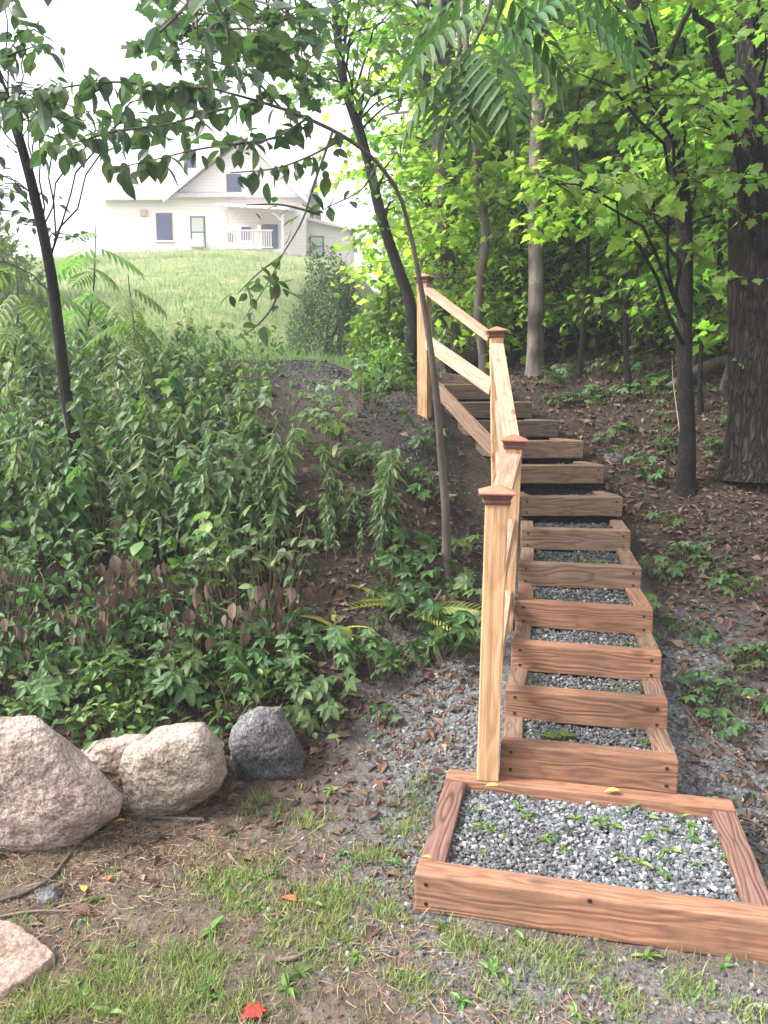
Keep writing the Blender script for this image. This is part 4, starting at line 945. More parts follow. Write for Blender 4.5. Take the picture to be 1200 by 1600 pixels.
# branches hanging into the top of the picture: their limb runs on above the frame
def hanging(label, limbpts, leafmat, tpl, fill, cat='branch'):
    q = spline(pxpath(limbpts), 24); base = q[0]
    root = empty('hanging_branch', base); tag(root, label, cat)
    G = Geo(); G.add(tube(q, np.linspace(.022, .004, 24), 6, .1)); LV = Leaves(); fill(G, LV, q)
    G.build('limb', M['bark_md'], root, off=base); V, Fc = LV.mesh(tpl, off=base); bulk('leaves', V, Fc, leafmat, root)
def pinfill(spots):
    def f(G, LV, q):
        for (u_, v_, y_, yaw, pit, rol, s) in spots:
            p = at(u_, v_, y_); i = int(np.argmin(np.linalg.norm(q-p, axis=1)))
            if np.linalg.norm(q[i]-p) > .04: limb(G, q[i], p, .006, .004, .03, 5, .05)
            LV.add(p, yaw, pit, rol, s)
    return f
r_ = math.radians
hanging('pale feathery compound leaves drooping into the top centre of the photo', [(820, -330, 3.3), (800, -150, 3.1), (775, -20, 2.9), (745, 60, 2.8), (725, 95, 2.75)], M['lf_sumac'], PIN,
 pinfill([(742, 60, 2.78, r_(200), r_(-38), r_(10), .36), (735, 75, 2.8, r_(150), r_(-48), r_(-15), .33), (730, 85, 2.75, r_(95), r_(-35), 0, .31), (728, 90, 2.78, r_(265), r_(-42), 0, .30), (760, 20, 2.85, r_(255), r_(-30), r_(15), .34), (755, 10, 2.85, r_(120), r_(-25), r_(-10), .36),
  (770, -30, 2.9, r_(285), r_(-28), 0, .36), (775, -40, 2.9, r_(80), r_(-22), 0, .37), (790, -90, 3.0, r_(240), r_(-20), 0, .37), (735, 80, 2.72, r_(180), r_(-65), 0, .28)]))
hanging('compound leaves hanging at the upper right of the photo', [(980, -350, 3.5), (940, -180, 3.3), (905, -60, 3.15), (880, 0, 3.05)], M['lf_sumac'], PIN,
 pinfill([(880, 0, 3.05, r_(250), r_(-30), r_(10), .33), (885, -10, 3.05, r_(120), r_(-28), 0, .34), (900, -50, 3.1, r_(290), r_(-24), 0, .36), (905, -60, 3.15, r_(75), r_(-26), 0, .36), (935, -160, 3.3, r_(270), r_(-30), 0, .36)]))
def ovfill(reg):
    def f(G, LV, q):
        for (c, r0, k, s) in reg:
            i = int(np.argmin(np.linalg.norm(q-c, axis=1))); limb(G, q[i], c, .008, .004, .05, 6, .1); spray(LV, G, c, r0, k, s)
    return f
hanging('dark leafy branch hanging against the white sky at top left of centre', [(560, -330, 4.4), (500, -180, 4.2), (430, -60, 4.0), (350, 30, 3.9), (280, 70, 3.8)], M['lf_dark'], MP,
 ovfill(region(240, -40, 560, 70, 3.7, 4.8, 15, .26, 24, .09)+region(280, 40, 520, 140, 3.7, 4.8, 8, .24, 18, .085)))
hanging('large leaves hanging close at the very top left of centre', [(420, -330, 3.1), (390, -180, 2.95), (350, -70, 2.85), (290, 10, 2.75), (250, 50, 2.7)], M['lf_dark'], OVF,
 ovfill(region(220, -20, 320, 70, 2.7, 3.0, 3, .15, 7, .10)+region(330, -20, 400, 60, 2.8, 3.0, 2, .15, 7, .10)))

# ------------------------------------------------------------------ woods on the right: shared tree meshes, copied
def wood_variant(seed, H, R0, nspray, leaf, nl, mat, bark, low=.15, tpl=FL):
    """a small woodland tree standing at the origin"""
    r = np.random.default_rng(seed)
    nspray = int(nspray*.62); path = [np.array([0, 0, -.1])]
    for k in range(1, 6): path.append(np.array([r.normal(0, .05*k), r.normal(0, .05*k), H*k/5]))
    sp = []
    for _ in range(nspray):
        t_ = low+(1-low)*r.random()**.9; rr_ = R0*(1-.55*abs(t_-.5))*math.sqrt(r.random())
        a = r.uniform(0, 6.28); sp.append((np.array([rr_*math.cos(a), rr_*math.sin(a), H*t_]), .55*r.uniform(.7, 1.3), int(nl*r.uniform(.7, 1.3)), leaf*r.uniform(.85, 1.15)))
    t_ = make_tree('woodland_tree', None, None, path, [.0065*H+.006, .006*H, .005*H, .004*H, .003*H, .005], bark, mat, sp, tpl, .1, seed, 8, .012, True)
    return t_
MPL = (lambda V, T: (V, T))(*leaf_maple())
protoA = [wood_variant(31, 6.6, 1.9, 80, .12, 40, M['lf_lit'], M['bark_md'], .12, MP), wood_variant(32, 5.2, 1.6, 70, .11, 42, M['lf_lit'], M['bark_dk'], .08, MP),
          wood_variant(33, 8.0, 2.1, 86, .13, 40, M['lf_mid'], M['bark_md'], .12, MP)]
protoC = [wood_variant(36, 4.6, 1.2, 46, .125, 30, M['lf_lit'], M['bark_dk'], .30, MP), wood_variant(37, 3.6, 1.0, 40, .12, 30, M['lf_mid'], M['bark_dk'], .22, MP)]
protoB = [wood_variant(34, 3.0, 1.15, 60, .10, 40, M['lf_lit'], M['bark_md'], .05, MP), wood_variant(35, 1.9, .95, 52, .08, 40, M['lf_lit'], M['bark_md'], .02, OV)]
used = set()
def place(proto, x, y, label, cat, group, s=1.0, rz=None):
    o_ = proto if id(proto) not in used else copy_tree(proto); used.add(id(proto))
    o_.location = (x, y, float(terrain(x, y))-.05); o_.rotation_euler = (0, 0, rng.uniform(0, 6.28) if rz is None else rz); o_.scale = (s, s, s*rng.uniform(.95, 1.05))
    tag(o_, label, cat, group)
LBL = ['bright yellow green maple in the woods beyond the stairs', 'short yellow green tree in the woods beyond the stairs', 'tall mid green tree in the woods beyond the stairs']
spots = []
for yy, us in ((10.5, (770, 920, 1080, 1230)), (12.5, (700, 850, 980, 1130, 1290)), (15, (760, 850, 930, 1070, 1230)), (18.5, (720, 790, 880, 1000, 1150)), (23, (700, 760, 900, 1080)), (29, (680, 740, 800, 940, 1120, 1300))):
    for u_ in us:
        p = at(u_+rng.uniform(-30, 30), 560, yy+rng.uniform(-1, 1)); spots.append((p[0], p[1]))
spots += [(7.5, 10.5), (9.5, 12.5), (8.2, 14.5), (11.5, 15), (10, 18), (13.5, 19), (6.8, 8.0)]
for i, (x, y) in enumerate(spots):
    k = int(rng.choice(3, p=[.4, .3, .3])); place(protoA[k], x, y, LBL[k], 'tree', 'woodland trees beyond the stairs', rng.uniform(.85, 1.2))
for k, pr_o in enumerate(protoA):
    if id(pr_o) not in used: place(pr_o, 6+k, 14, LBL[k], 'tree', 'woodland trees beyond the stairs')
for i, (u_, yy) in enumerate([(905, 7.6), (985, 7.2), (1120, 7.8), (930, 8.4), (1030, 8.2), (1100, 6.7), (800, 8.8), (870, 9.2), (1160, 8.6), (960, 9.6), (1060, 9.6), (745, 9.8)]):
    p = at(u_, 560, yy); place(protoC[i % 2], p[0], p[1], ['slender sapling with big lime green maple leaves behind the litter slope', 'slender sapling with mid green maple leaves behind the litter slope'][i % 2], 'sapling', ['lime green maple saplings', 'mid green maple saplings'][i % 2], rng.uniform(.8, 1.15))
us_ = [(720, 9.5), (735, 11), (745, 12), (760, 9.2), (800, 10), (880, 9.0), (930, 9.8), (985, 9.0), (1040, 8.6), (1110, 9.2), (1180, 8.2), (860, 9.4), (905, 8.8), (955, 9.3), (1010, 8.7), (1060, 9.4), (1100, 8.3), (1130, 8.9), (1020, 10.3), (940, 10.6), (870, 10.4), (780, 10.8), (1085, 7.4), (1130, 7.0), (1210, 7.4), (990, 8.1), (820, 9.6), (720, 10.2), (680, 10.4), (900, 11.5), (1000, 11.5), (1090, 11), (1200, 10.5), (840, 12), (1240, 9), (1150, 7.6), (720, 11.5), (790, 9.3), (840, 9.1), (885, 10), (925, 9.0), (965, 10), (1005, 9.6), (1045, 9.0), (1085, 10), (1120, 9.5), (770, 10.2), (1150, 10.2), (860, 10.9), (950, 9.0), (1030, 10.8)]
for i, (u_, yy) in enumerate(us_):
    p = at(u_, 560, yy); k = i % 2
    place(protoB[k], p[0], p[1], ['bright green understory sapling among the trees beyond the stairs', 'low leafy shrub on the forest floor beyond the stairs'][k], ['sapling', 'shrub'][k], ['understory saplings', 'forest floor shrubs'][k], rng.uniform(.75, 1.25))
# far woods closing the view (one mass)
LV = Leaves()
N_ = 15000; y = rng.uniform(31, 46, N_); u_ = rng.uniform(600, 1500, N_); x = (u_-600)/F_PX*y; z = terrain(x, y)+7.5*rng.random(N_)**1.2*(.5+.6*vnoise(x*.35, y*.2, 3))
LV.add(np.stack([x, y, z], -1), rng.uniform(0, 6.28, N_), rng.normal(-.3, .6, N_), rng.normal(0, .6, N_), rng.uniform(.25, .55, N_))
V, Fc = LV.mesh(FL); tag(bulk('far_woodland', V, Fc, M['lf_far']), kind='stuff')

# rounded shrub at the foot of the grassy hill
def bush(name, label, cat, c, rx, rz_, n_, size, mat, tpl=FL, ov=.35):
    root = empty(name, (c[0], c[1], c[2])); tag(root, label, cat)
    LV = Leaves(); G = Geo()
    d = rng.normal(0, 1, (n_, 3)); d /= np.linalg.norm(d, axis=1)[:, None]; d[:, 2] = np.abs(d[:, 2])*1.0
    rr_ = (.55+.45*rng.random(n_)**.5)*(1+ov*2*fbm(d[:, 0]*2.5+d[:, 2]*3, d[:, 1]*2.5+c[0], 5))
    p = d*rr_[:, None]*np.array([rx, rx, rz_]); p[:, 2] += .05
    LV.add(p, rng.uniform(0, 6.28, n_), rng.normal(-.35, .6, n_), rng.normal(0, .6, n_), size*rng.uniform(.6, 1.3, n_))
    for _ in range(14):
        a = rng.uniform(0, 6.28); q = np.array([math.cos(a)*rx*.7, math.sin(a)*rx*.7, rz_*rng.uniform(.5, .9)]); limb(G, np.zeros(3), q, .02, .004, .1, 6, .2)
    G.build('stems', M['bark_md'], root); V, Fc = LV.mesh(tpl); bulk('foliage', V, Fc, mat, root)
c = at(512, 548, 11.5); c = snap(c, -.05); bush('round_shrub', 'rounded blue green shrub at the foot of the grassy hill', 'shrub', c, .62, 1.55, 7000, .055, M['lf_blue'])
c = at(612, 560, 10.4); c = snap(c, -.05); bush('leafy_shrub', 'bright green shrub between the round shrub and the top post', 'shrub', c, .55, 1.3, 1500, .10, M['lf_mid'], MP)
c = at(650, 560, 7.2); c = snap(c, -.02); bush('leafy_shrub', 'low green shrub crowding the top stair post from the left', 'shrub', c+np.array([-.28, -.15, 0]), .30, .55, 650, .065, M['lf_mid'], OV)
c = at(-60, 520, 12); c = snap(c, -.05); bush('leafy_shrub', 'hazy green shrub at the left edge below the house', 'shrub', c, 1.4, 2.0, 3500, .12, M['lf_far'], FL)
c = at(-130, 470, 17); c = snap(c, -.05); bush('leafy_shrub', 'tall hazy green bush at the far left of the grassy hill', 'shrub', c, 2.0, 4.2, 5000, .16, M['lf_far'], FL)

# ------------------------------------------------------------------ bank vegetation
def plant_mesh(name, LV, tpl, G, mat):
    V, Fc = LV.mesh(tpl); GV = np.concatenate(G.V); GF = np.concatenate(G.F)
    return bulk(name, np.concatenate([V, GV]), [Fc, GF+len(V)], [mat, M['stem']], midx=np.concatenate([np.zeros(len(Fc), int), np.ones(len(GF), int)]))
def stalk_proto(seed, H, nleaf, L_, mat, tpl=OVN, lean=.12, name='goldenrod_plant'):
    r = np.random.default_rng(seed)
    lx, ly = r.normal(0, lean, 2)
    t_ = np.linspace(0, 1, 10); q = np.stack([lx*t_**2*H, ly*t_**2*H, t_*H-.02], -1)
    G = Geo(); G.add(tube(q, np.linspace(.0045, .002, 10), 4))
    tt = np.sort(r.uniform(.18, 1, nleaf)); p = np.stack([lx*tt**2*H, ly*tt**2*H, tt*H], -1)
    LV = Leaves(); LV.add(p, np.arange(nleaf)*2.4+r.normal(0, .3, nleaf), r.normal(-.55, .28, nleaf), r.normal(0, .35, nleaf), L_*r.uniform(.65, 1.15, nleaf)*(1-.35*np.clip((tt-.75)/.25, 0, 1)))
    return plant_mesh(name, LV, tpl, G, mat)
def creeper_proto(seed, n_, rad, size, mat, tpl=CR5, h=.10, name='creeper_plant', pit=-.3):
    r = np.random.default_rng(seed); LV = Leaves(); G = Geo()
    a = r.uniform(0, 6.28, n_); q = rad*np.sqrt(r.random(n_)); p = np.stack([q*np.cos(a), q*np.sin(a), r.uniform(.3, 1, n_)*h], -1)
    LV.add(p, r.uniform(0, 6.28, n_), r.normal(pit, .25, n_), r.normal(0, .3, n_), size*r.uniform(.6, 1.15, n_))
    for k in range(n_): limb(G, (p[k][0]*.4, p[k][1]*.4, -.02), p[k], .0025, .0015, .02, 4, .05)
    return plant_mesh(name, LV, tpl, G, mat)
def strew(protos, spots_, labels, cat, group, smin=.8, smax=1.2, dz=0.0, tilt=.12):
    for i, p in enumerate(spots_):
        k = int(rng.integers(len(protos))); pr_o = protos[k]
        o_ = pr_o if id(pr_o) not in used else copy_tree(pr_o); used.add(id(pr_o))
        s = rng.uniform(smin, smax)*(1-.35*float(sstep(5.8, 7.2, p[1])) if p[0] < -.3 else 1); o_.location = (p[0], p[1], float(terrain(p[0], p[1]))+dz); o_.scale = (s, s, s)
        o_.rotation_euler = (rng.normal(0, tilt), rng.normal(0, tilt), rng.uniform(0, 6.28))
        lab = labels if isinstance(labels, str) else labels[k % len(labels)]
        tag(o_, lab, cat, group)
    for pr_o in protos:
        if id(pr_o) not in used:
            for ch in list(pr_o.children): bpy.data.objects.remove(ch)
            bpy.data.objects.remove(pr_o)
def gpts(n_, u0, v0, u1, v1, ok=None):
    out = []
    while len(out) < n_:
        u_, v_ = rng.uniform(u0, u1), rng.uniform(v0, v1)
        if ok is not None and not ok(u_, v_): continue
        out.append(ground(u_, v_))
    return out
used.clear()
gold = [stalk_proto(50+i, .55+.13*(i % 3), 34+8*i, .075+.012*i, M['golden'], lean=.22) for i in range(5)]
bankok = lambda u_, v_: (v_ < 900) and not (u_ > 400 and v_ < 760) and not (u_ > 450)
strew(gold, gpts(78, -60, 640, 450, 900, bankok) + gpts(8, 500, 830, 620, 890) + gpts(14, 300, 840, 450, 940), 'upright goldenrod stalk with narrow drooping leaves on the overgrown bank', 'weed', 'goldenrod stalks on the bank', .5, 1.15)
broad = [stalk_proto(70+i, .55+.12*i, 26, .12, M['creeper'], OVW, .2, 'broadleaf_weed') for i in range(3)] 
strew(broad, gpts(105, -60, 560, 420, 900, lambda u_, v_: not (u_ > 380 and v_ < 740)) + gpts(30, -60, 520, 350, 640), 'broad leaved weed growing among the goldenrod on the bank', 'weed', 'broad leaved weeds on the bank', .6, 1.1)
bright = [stalk_proto(80+i, .8+.2*i, 30, .11, M['creeper_y'], OV, .25, 'bright_weed') for i in range(3)]
bram = [creeper_proto(190+i, 16, .22, .075, M['golden'], compound3(), .5, 'bramble') for i in range(3)]
strew(bram, gpts(60, -60, 590, 430, 960, lambda u_, v_: not (u_ > 380 and v_ < 700)) + gpts(7, 400, 640, 600, 760), 'bramble with three part leaves tangled among the bank weeds', 'bramble', 'brambles on the bank', .5, 1.2)
strew(bright, gpts(34, -60, 500, 330, 620) + gpts(10, 600, 560, 680, 620), 'yellow green weed standing along the top of the bank', 'weed', 'yellow green weeds along the bank top', .6, 1.0)
cr = [creeper_proto(90+i, 12, .15, .075, M['creeper'], CR5, .14) for i in range(4)]
spots_ = gpts(66, -50, 1000, 480, 1110, lambda u_, v_: v_ > 1000) + gpts(9, 480, 1020, 610, 1130) + gpts(11, 560, 930, 750, 1090) + gpts(24, 380, 600, 680, 800) + gpts(10, 560, 860, 740, 920) + gpts(20, -50, 880, 420, 1010)
spots_ = [q for q in spots_ if rng.random() < .8]
strew(cr, spots_, 'five leaflet creeper spreading low over the bank and leaf litter', 'creeper', 'creepers over the bank', .45, 1.3, 0, .3)
cy = [creeper_proto(100+i, 12, .13, .06, M['creeper_y'], OV, .14, 'bright_ground_plant') for i in range(2)]
strew(cy, gpts(22, 0, 1050, 480, 1130) + gpts(16, 130, 1080, 220, 1150), 'bright green low plant just above the row of boulders', 'plant', 'bright low plants above the boulders', .7, 1.1)
dead = [creeper_proto(110+i, 11, .13, .095, M['deadleaf'], OVW, .42, 'withered_plant', -1.2) for i in range(3)]
for d_ in dead: pass
strew(dead, gpts(13, -40, 800, 480, 1090) + gpts(9, 100, 960, 440, 1085) + gpts(6, 380, 980, 480, 1040) + gpts(8, 60, 520, 330, 590), 'withered plant with brown curled leaves among the bank weeds', 'plant', 'withered brown plants on the bank', .6, 1.05)
vine = [stalk_proto(170+i, .5+.15*i, 16, .11, M['creeper_y'], leaf_oval(.85, .06, .2), .3, 'vine_plant') for i in range(3)]
strew(vine, gpts(26, -40, 590, 420, 760) + gpts(8, 180, 840, 420, 960), 'climbing vine with broad pale rounded leaves on the bank', 'vine', 'vines on the bank', .6, 1.0)
b_ = ground(1230, 800); pr_ = stalk_proto(180, .95, 14, .16, M['lf_sumac'], leaf_oval(.4, .08, .25), .1, 'leafy_sapling'); pr_.location = tuple(b_); tag(pr_, 'sapling with long pale green leaves reaching in at the right edge', 'sapling')
# shrub-like big weed at the right of the bank
big = [stalk_proto(120+i, .62, 60, .10, M['golden'], OVN, .3, 'bushy_weed') for i in range(2)]
strew(big, gpts(12, 500, 830, 640, 880), 'bushy fresh green weed at the right end of the bank growth', 'weed', 'bushy weeds beside bare soil', .45, .75)
# forest floor plants on the right
ff = [creeper_proto(130+i, 9, .14, .07, M['creeper'], CR5, .15, 'forest_floor_plant') for i in range(3)]
strew(ff, gpts(34, 860, 540, 1060, 640) + gpts(14, 930, 660, 1060, 760) + gpts(16, 1000, 820, 1160, 1010) + gpts(8, 1080, 620, 1160, 740) + gpts(10, 1100, 980, 1190, 1180), 'small leafy plant on the leaf litter right of the stairs', 'plant', 'small plants on the forest floor', .5, 1.0)
# filling undergrowth on the bank (one mass)
N_ = 13000; uu = rng.uniform(-80, 640, N_); vv = rng.uniform(560, 1130, N_)
yb = 3.3+4.6*rng.random(N_); xb = rng.uniform(-.62, .06, N_)*yb - .1
kb = rng.random(N_) < np.clip(.62+fbm(xb*1.2, yb*1.2, 77)*2.0, 0, 1)*sstep(-.5, -1.3, xb-stair_x(yb)+.25*(yb-4)*0)*np.where((xb > -.95) & (yb > 5.0), .10, 1)*np.where((xb > -.42), .06, 1)
xb, yb = xb[kb], yb[kb]; hb_ = .02+.38*rng.random(len(xb))**1.6*np.clip((yb-3.3)/1.0, .3, 1)
LV = Leaves(); LV.add(np.stack([xb, yb, terrain(xb, yb)+hb_], -1), rng.uniform(0, 6.28, len(xb)), rng.normal(-.45, .4, len(xb)), rng.normal(0, .45, len(xb)), rng.uniform(.035, .085, len(xb)))
V, Fc = LV.mesh(OV); tag(bulk('bank_undergrowth', V, Fc, M['creeper']), kind='stuff')
# feathery compound-leaved saplings at the left, in front of the hill
def pin_sapling(label, base_px, top_px, n_, size, mat):
    b = snap(ground(*base_px[:2]), -.03) if len(base_px) == 2 else snap(at(*base_px), -.03)
    t_ = at(top_px[0], top_px[1], b[1]+top_px[2]); q = spline(np.array([b, b*.45+t_*.55+np.array([.05, 0, 0]), t_]), 14)
    root = empty('sumac_sapling', b); tag(root, label, 'sapling'); G = Geo(); G.add(tube(q, np.linspace(.014, .004, 14), 6, .1)); LV = Leaves()
    for k in range(n_):
        i = int(13*(.35+.65*k/n_)); LV.add(q[min(i, 13)], k*2.4+rng.normal(0, .3), rng.normal(-.2, .25), rng.normal(0, .2), size*rng.uniform(.75, 1.15))
    G.build('stem', M['bark_md'], root, off=b); V, Fc = LV.mesh(PIN, off=b); bulk('leaves', V, Fc, mat, root)
pin_sapling('feathery leaved sapling against the house wall, left of the first window', (120, 590), (150, 345, 0), 13, .42, M['creeper_y'])
pin_sapling('feathery leaved sapling at the far left beside the leaning tree', (10, 620), (25, 400, 0), 12, .42, M['creeper_y'])
pin_sapling('short feathery sapling right of the leaning tree on the bank', (200, 640), (200, 430, 0), 11, .36, M['creeper_y'])
# yellow ferns
def fern(label, px, n_, L_):
    p = snap(ground(*px), 0); root = empty('fern', p); tag(root, label, 'fern')
    LV = Leaves(); LV.add(np.zeros((n_, 3))+rng.normal(0, .01, (n_, 3)), np.linspace(0, 6.28, n_, endpoint=False)+rng.normal(0, .3, n_), rng.uniform(.5, 1.2, n_), rng.normal(0, .3, n_), 1.15*L_*rng.uniform(.7, 1.1, n_))
    V, Fc = LV.mesh(pinnate(17, .30, .19, 1.5)); bulk('fronds', V, Fc, M['fern'], root)
fern('yellow fern with arching fronds between the bank and the near post', (640, 960), 6, .30)
fern('small yellow fern on bare soil left of the larger fern', (528, 985), 5, .17)
# plantain-like weeds in the foreground and in the gravel
def rosette(seed, n_, L_, name='plantain_weed'):
    r = np.random.default_rng(seed); LV = Leaves(); LV.add(np.zeros((n_, 3)), np.arange(n_)*6.28/n_+r.normal(0, .2, n_), r.uniform(-.1, .9, n_), r.normal(0, .4, n_), L_*r.uniform(.45, 1.25, n_))
    V, Fc = LV.mesh(leaf_oval(.36, .10, .45)); return bulk(name, V, Fc, M['weed'])
ros = [rosette(140+i, 5+2*i, .034) for i in range(4)]
wsp = [(690, 1455), (745, 1480), (1010, 1500), (1065, 1490), (975, 1585), (1130, 1520), (450, 1550), (400, 1480), (150, 1410), (360, 1310), (480, 1425), (540, 1440), (600, 1420), (320, 1390), (900, 1590), (720, 1575), (520, 1240), (130, 1440), (690, 1300), (650, 1330), (560, 1500), (330, 1460), (470, 1530)]
for (pu, pv, pr_, k_) in patches:
    for _ in range(max(1, k_//5)): wsp.append((pu+rng.normal(0, pr_*.8), pv+rng.normal(0, pr_*.5)))
wsp = [q for q in wsp if not (q[0] > 640 and 1215 < q[1] < 1440+.13*(q[0]-640))]
strew(ros, [ground(*q) for q in wsp], 'small broad leaved rosette weed on the bare foreground soil', 'weed', 'rosette weeds in the foreground', .5, 1.35, .004, .2)
def on_z(u_, v_, z): d = ray(u_, v_); return CAMP+d*((z-CAM_H)/d[2])
gw = [(790, 1310), (960, 1290), (1080, 1290), (1050, 1330), (1130, 1340), (1000, 1390), (940, 1395), (1150, 1390), (860, 1375), (830, 1375), (770, 1300), (880, 1240), (1120, 1260), (900, 1280), (1030, 1340)]
ros2 = [rosette(150+i, 6+i, .034, 'gravel_weed') for i in range(3)]
used_g = []
gw += [(rng.uniform(735, 1120), rng.uniform(1245, 1385)) for _ in range(34)]
gw = [q for q in gw if not (q[1] > 1345+.10*(q[0]-735))]
for i, q in enumerate(gw):
    p = on_z(q[0], q[1], .105); o_ = ros2[i] if i < 3 else copy_tree(ros2[i % 3]); o_.location = tuple(p); s = rng.uniform(.7, 1.3); o_.scale = (s, s, s); o_.rotation_euler = (rng.normal(0, .1), rng.normal(0, .1), rng.uniform(0, 6.28))
    tag(o_, 'small green weed sprouting from the gravel of the landing frame', 'weed', 'weeds in the landing gravel')
tw_ = [creeper_proto(160+i, 10, .05, .022, M['weed'], OV, .02, 'tread_weed') for i in range(2)]
k = 0
for i, fr in ((0, (.35, .85)), (1, (.15, .75, .85)), (2, (.8,)), (3, (.85, .2)), (4, (.55, .7, .8, .62)), (6, (.6,))):
    o_0, u_, n_, wd, zt, nl, nr = TREADS[i]
    for f_ in fr:
        p = o_0+u_*wd*f_+n_*.2; o_ = tw_[k] if k < 2 else copy_tree(tw_[k % 2]); k += 1
        o_.location = (p[0], p[1], zt-.025); o_.rotation_euler = (0, 0, rng.uniform(0, 6)); tag(o_, 'tuft of tiny green leaves growing in a stair tread', 'weed', 'weeds in the stair treads')
p = TREADS[0][0]+TREADS[0][1]*.25+TREADS[0][2]*.17; LV = Leaves(); LV.add(np.zeros((4, 3)), np.radians([80, -75, -60, 110]), [.05, .1, .0, .1], [.1, -.2, .3, 0], [.10, .09, .08, .06])
V, Fc = LV.mesh(MP); o_ = bulk('wilted_leaf', V, Fc, M['creeper_y']); o_.location = (p[0], p[1], TREADS[0][4]-.012); tag(o_, 'large pale green wilted leaf lying on the lowest tread', 'leaf')

# fallen leaves
def fallen(label, px, size, mat, tpl=MP, z=None, yaw=0.5):
    p = ground(*px) if z is None else on_z(px[0], px[1], z)
    o_ = bulk('fallen_leaf', tpl[0]*size, tpl[1], mat); o_.location = (p[0], p[1], p[2]+.014); o_.rotation_euler = (.1, .12, yaw); tag(o_, label, 'leaf')
fallen('bright red maple leaf at the bottom of the photo', (412, 1580), .075, M['red_leaf'], yaw=2.2)
fallen('orange red leaf lying on grass below the boulders', (462, 1418), .06, M['orange_leaf'], OVF, yaw=1.0)
fallen('small red leaf at the foot of the tan boulder', (342, 1248), .055, M['red_leaf'], yaw=.8)
fallen('yellow curled leaf in front of the tan boulder', (196, 1290), .05, M['yellow_leaf'], OVF, yaw=1.7)
fallen('yellow leaf on bare soil left of the middle grass', (132, 1405), .04, M['yellow_leaf'], OVF, yaw=.4)
fallen('small orange leaf on bare soil below the pink boulder', (168, 1384), .035, M['orange_leaf'], OVF, yaw=.2)
fallen('orange leaf on the rear timber of the landing frame', (968, 1240), .06, M['yellow_leaf'], OVF, .145, yaw=1.5)
fallen('tan leaf on the left end of the landing frame', (673, 1345), .028, M['yellow_leaf'], OVF, .145, yaw=1.2)
fallen('yellow leaf lying in leaf litter at the right edge', (1172, 1102), .05, M['yellow_leaf'], OVF, yaw=.3)
fallen('yellow leaf on the left corner of the landing gravel', (778, 1232), .05, M['yellow_leaf'], OVF, .145, yaw=1.4)

# sticks and stems
def stick(label, pts, r0, r1, mat=M['twig'], lift=.01, name='stick'):
    q = []
    for (u_, v_, h_) in pts:
        g_ = ground(u_, v_)
        if h_: d = ray(u_, v_); yy = g_[1]-h_*1.2; g_ = at(u_, v_, yy)
        q.append(g_+np.array([0, 0, lift]))
    q = spline(np.array(q), 14); b = q[0].copy(); V, Fc = tube(q-b, np.linspace(r0, r1, 14), 6, .15); o_ = bulk(name, V, Fc, mat, smooth=True); o_.location = tuple(b); tag(o_, label, 'stick')
stick('curved pale stick on bare soil in the centre foreground', [(430, 1507, 0), (465, 1502, 0), (490, 1494, 0), (515, 1490, 0)], .008, .004)
stick('dark forked stick running left from the tan boulder', [(320, 1290, 0), (280, 1285, 0), (230, 1283, 0), (195, 1278, 0)], .009, .005, M['bark_md'])
stick('long dark stick on soil below the large pink boulder', [(0, 1415, 0), (40, 1400, 0), (80, 1380, 0), (100, 1350, 0), (120, 1325, 0)], .008, .004, M['bark_md'])
stick('thin straight twig on the left soil', [(0, 1438, 0), (50, 1432, 0), (110, 1428, 0)], .005, .003)
stick('short pale stick in the middle of the foreground', [(357, 1342, 0), (370, 1355, 0), (385, 1366, 0)], .007, .004)
stick('short dead branch stub among litter right of the lower steps', [(1125, 1103, 0), (1150, 1095, 0), (1165, 1080, 0)], .018, .012, M['bark_md'])
stick('pale bare stem lying across the lower bank', [(330, 955, .05), (360, 940, .12), (390, 915, .1), (405, 895, .1)], .006, .004)
stick('long thin branch lying over the middle of the bank', [(230, 935, .1), (290, 940, .1), (350, 955, .12), (430, 985, .1), (500, 1010, .05)], .005, .003)
stick('pale bent stem on the left of the bank', [(35, 990, .05), (60, 945, .15), (70, 915, .2), (60, 890, .25)], .006, .003)
stick('pale upright dead stem in the left bank weeds', [(104, 880, .05), (100, 840, .2), (100, 810, .3), (106, 780, .35)], .007, .004)
stick('tan stick leaning beside the yellow fern', [(652, 990, 0), (668, 960, .05), (690, 925, .08)], .010, .007)
stick('long bare trailing twig on gravel right of the lowest step', [(1060, 1100, 0), (1080, 1125, 0), (1100, 1150, 0), (1160, 1195, 0)], .004, .002)
stick('dead twig lying on the litter right of the middle steps', [(1050, 700, 0), (1020, 720, 0), (1000, 735, 0)], .008, .005)
stick('pale bare twig standing among litter in front of the large tree', [(1140, 745, 0), (1138, 700, .12), (1150, 660, .2), (1175, 625, .25)], .006, .002)
stick('dead pale branch leaning on the slope left of the large tree', [(1030, 700, 0), (1065, 660, .03), (1090, 640, .05)], .008, .004)
stick('bare thin sapling stem standing on the slope before the large tree', [(1068, 720, 0), (1060, 660, .2), (1052, 600, .4), (1050, 560, .5)], .007, .003)
b0 = ground(1160, 570); b1 = ground(1040, 620); q = spline(np.array([b0+np.array([.2, 0, .10]), (b0+b1)/2+np.array([0, 0, .12]), b1+np.array([0, 0, .05])]), 20); bb = q[0].copy()
V, Fc = tube(q-bb, np.linspace(.06, .04, 20), 10, .15); o_ = bulk('fallen_log', V, Fc, M['bark_md'], smooth=True); o_.location = tuple(bb); tag(o_, 'thin fallen log on the slope behind the slim dark tree', 'log')
b0 = at(700, 548, 9.0); b1 = at(960, 562, 9.3); b0[2] = terrain(b0[0], b0[1])+.10; b1[2] = terrain(b1[0], b1[1])+.10
q = spline(np.array([b0, (b0+b1)/2+np.array([0, 0, .04]), b1]), 26); bb = q[0].copy()
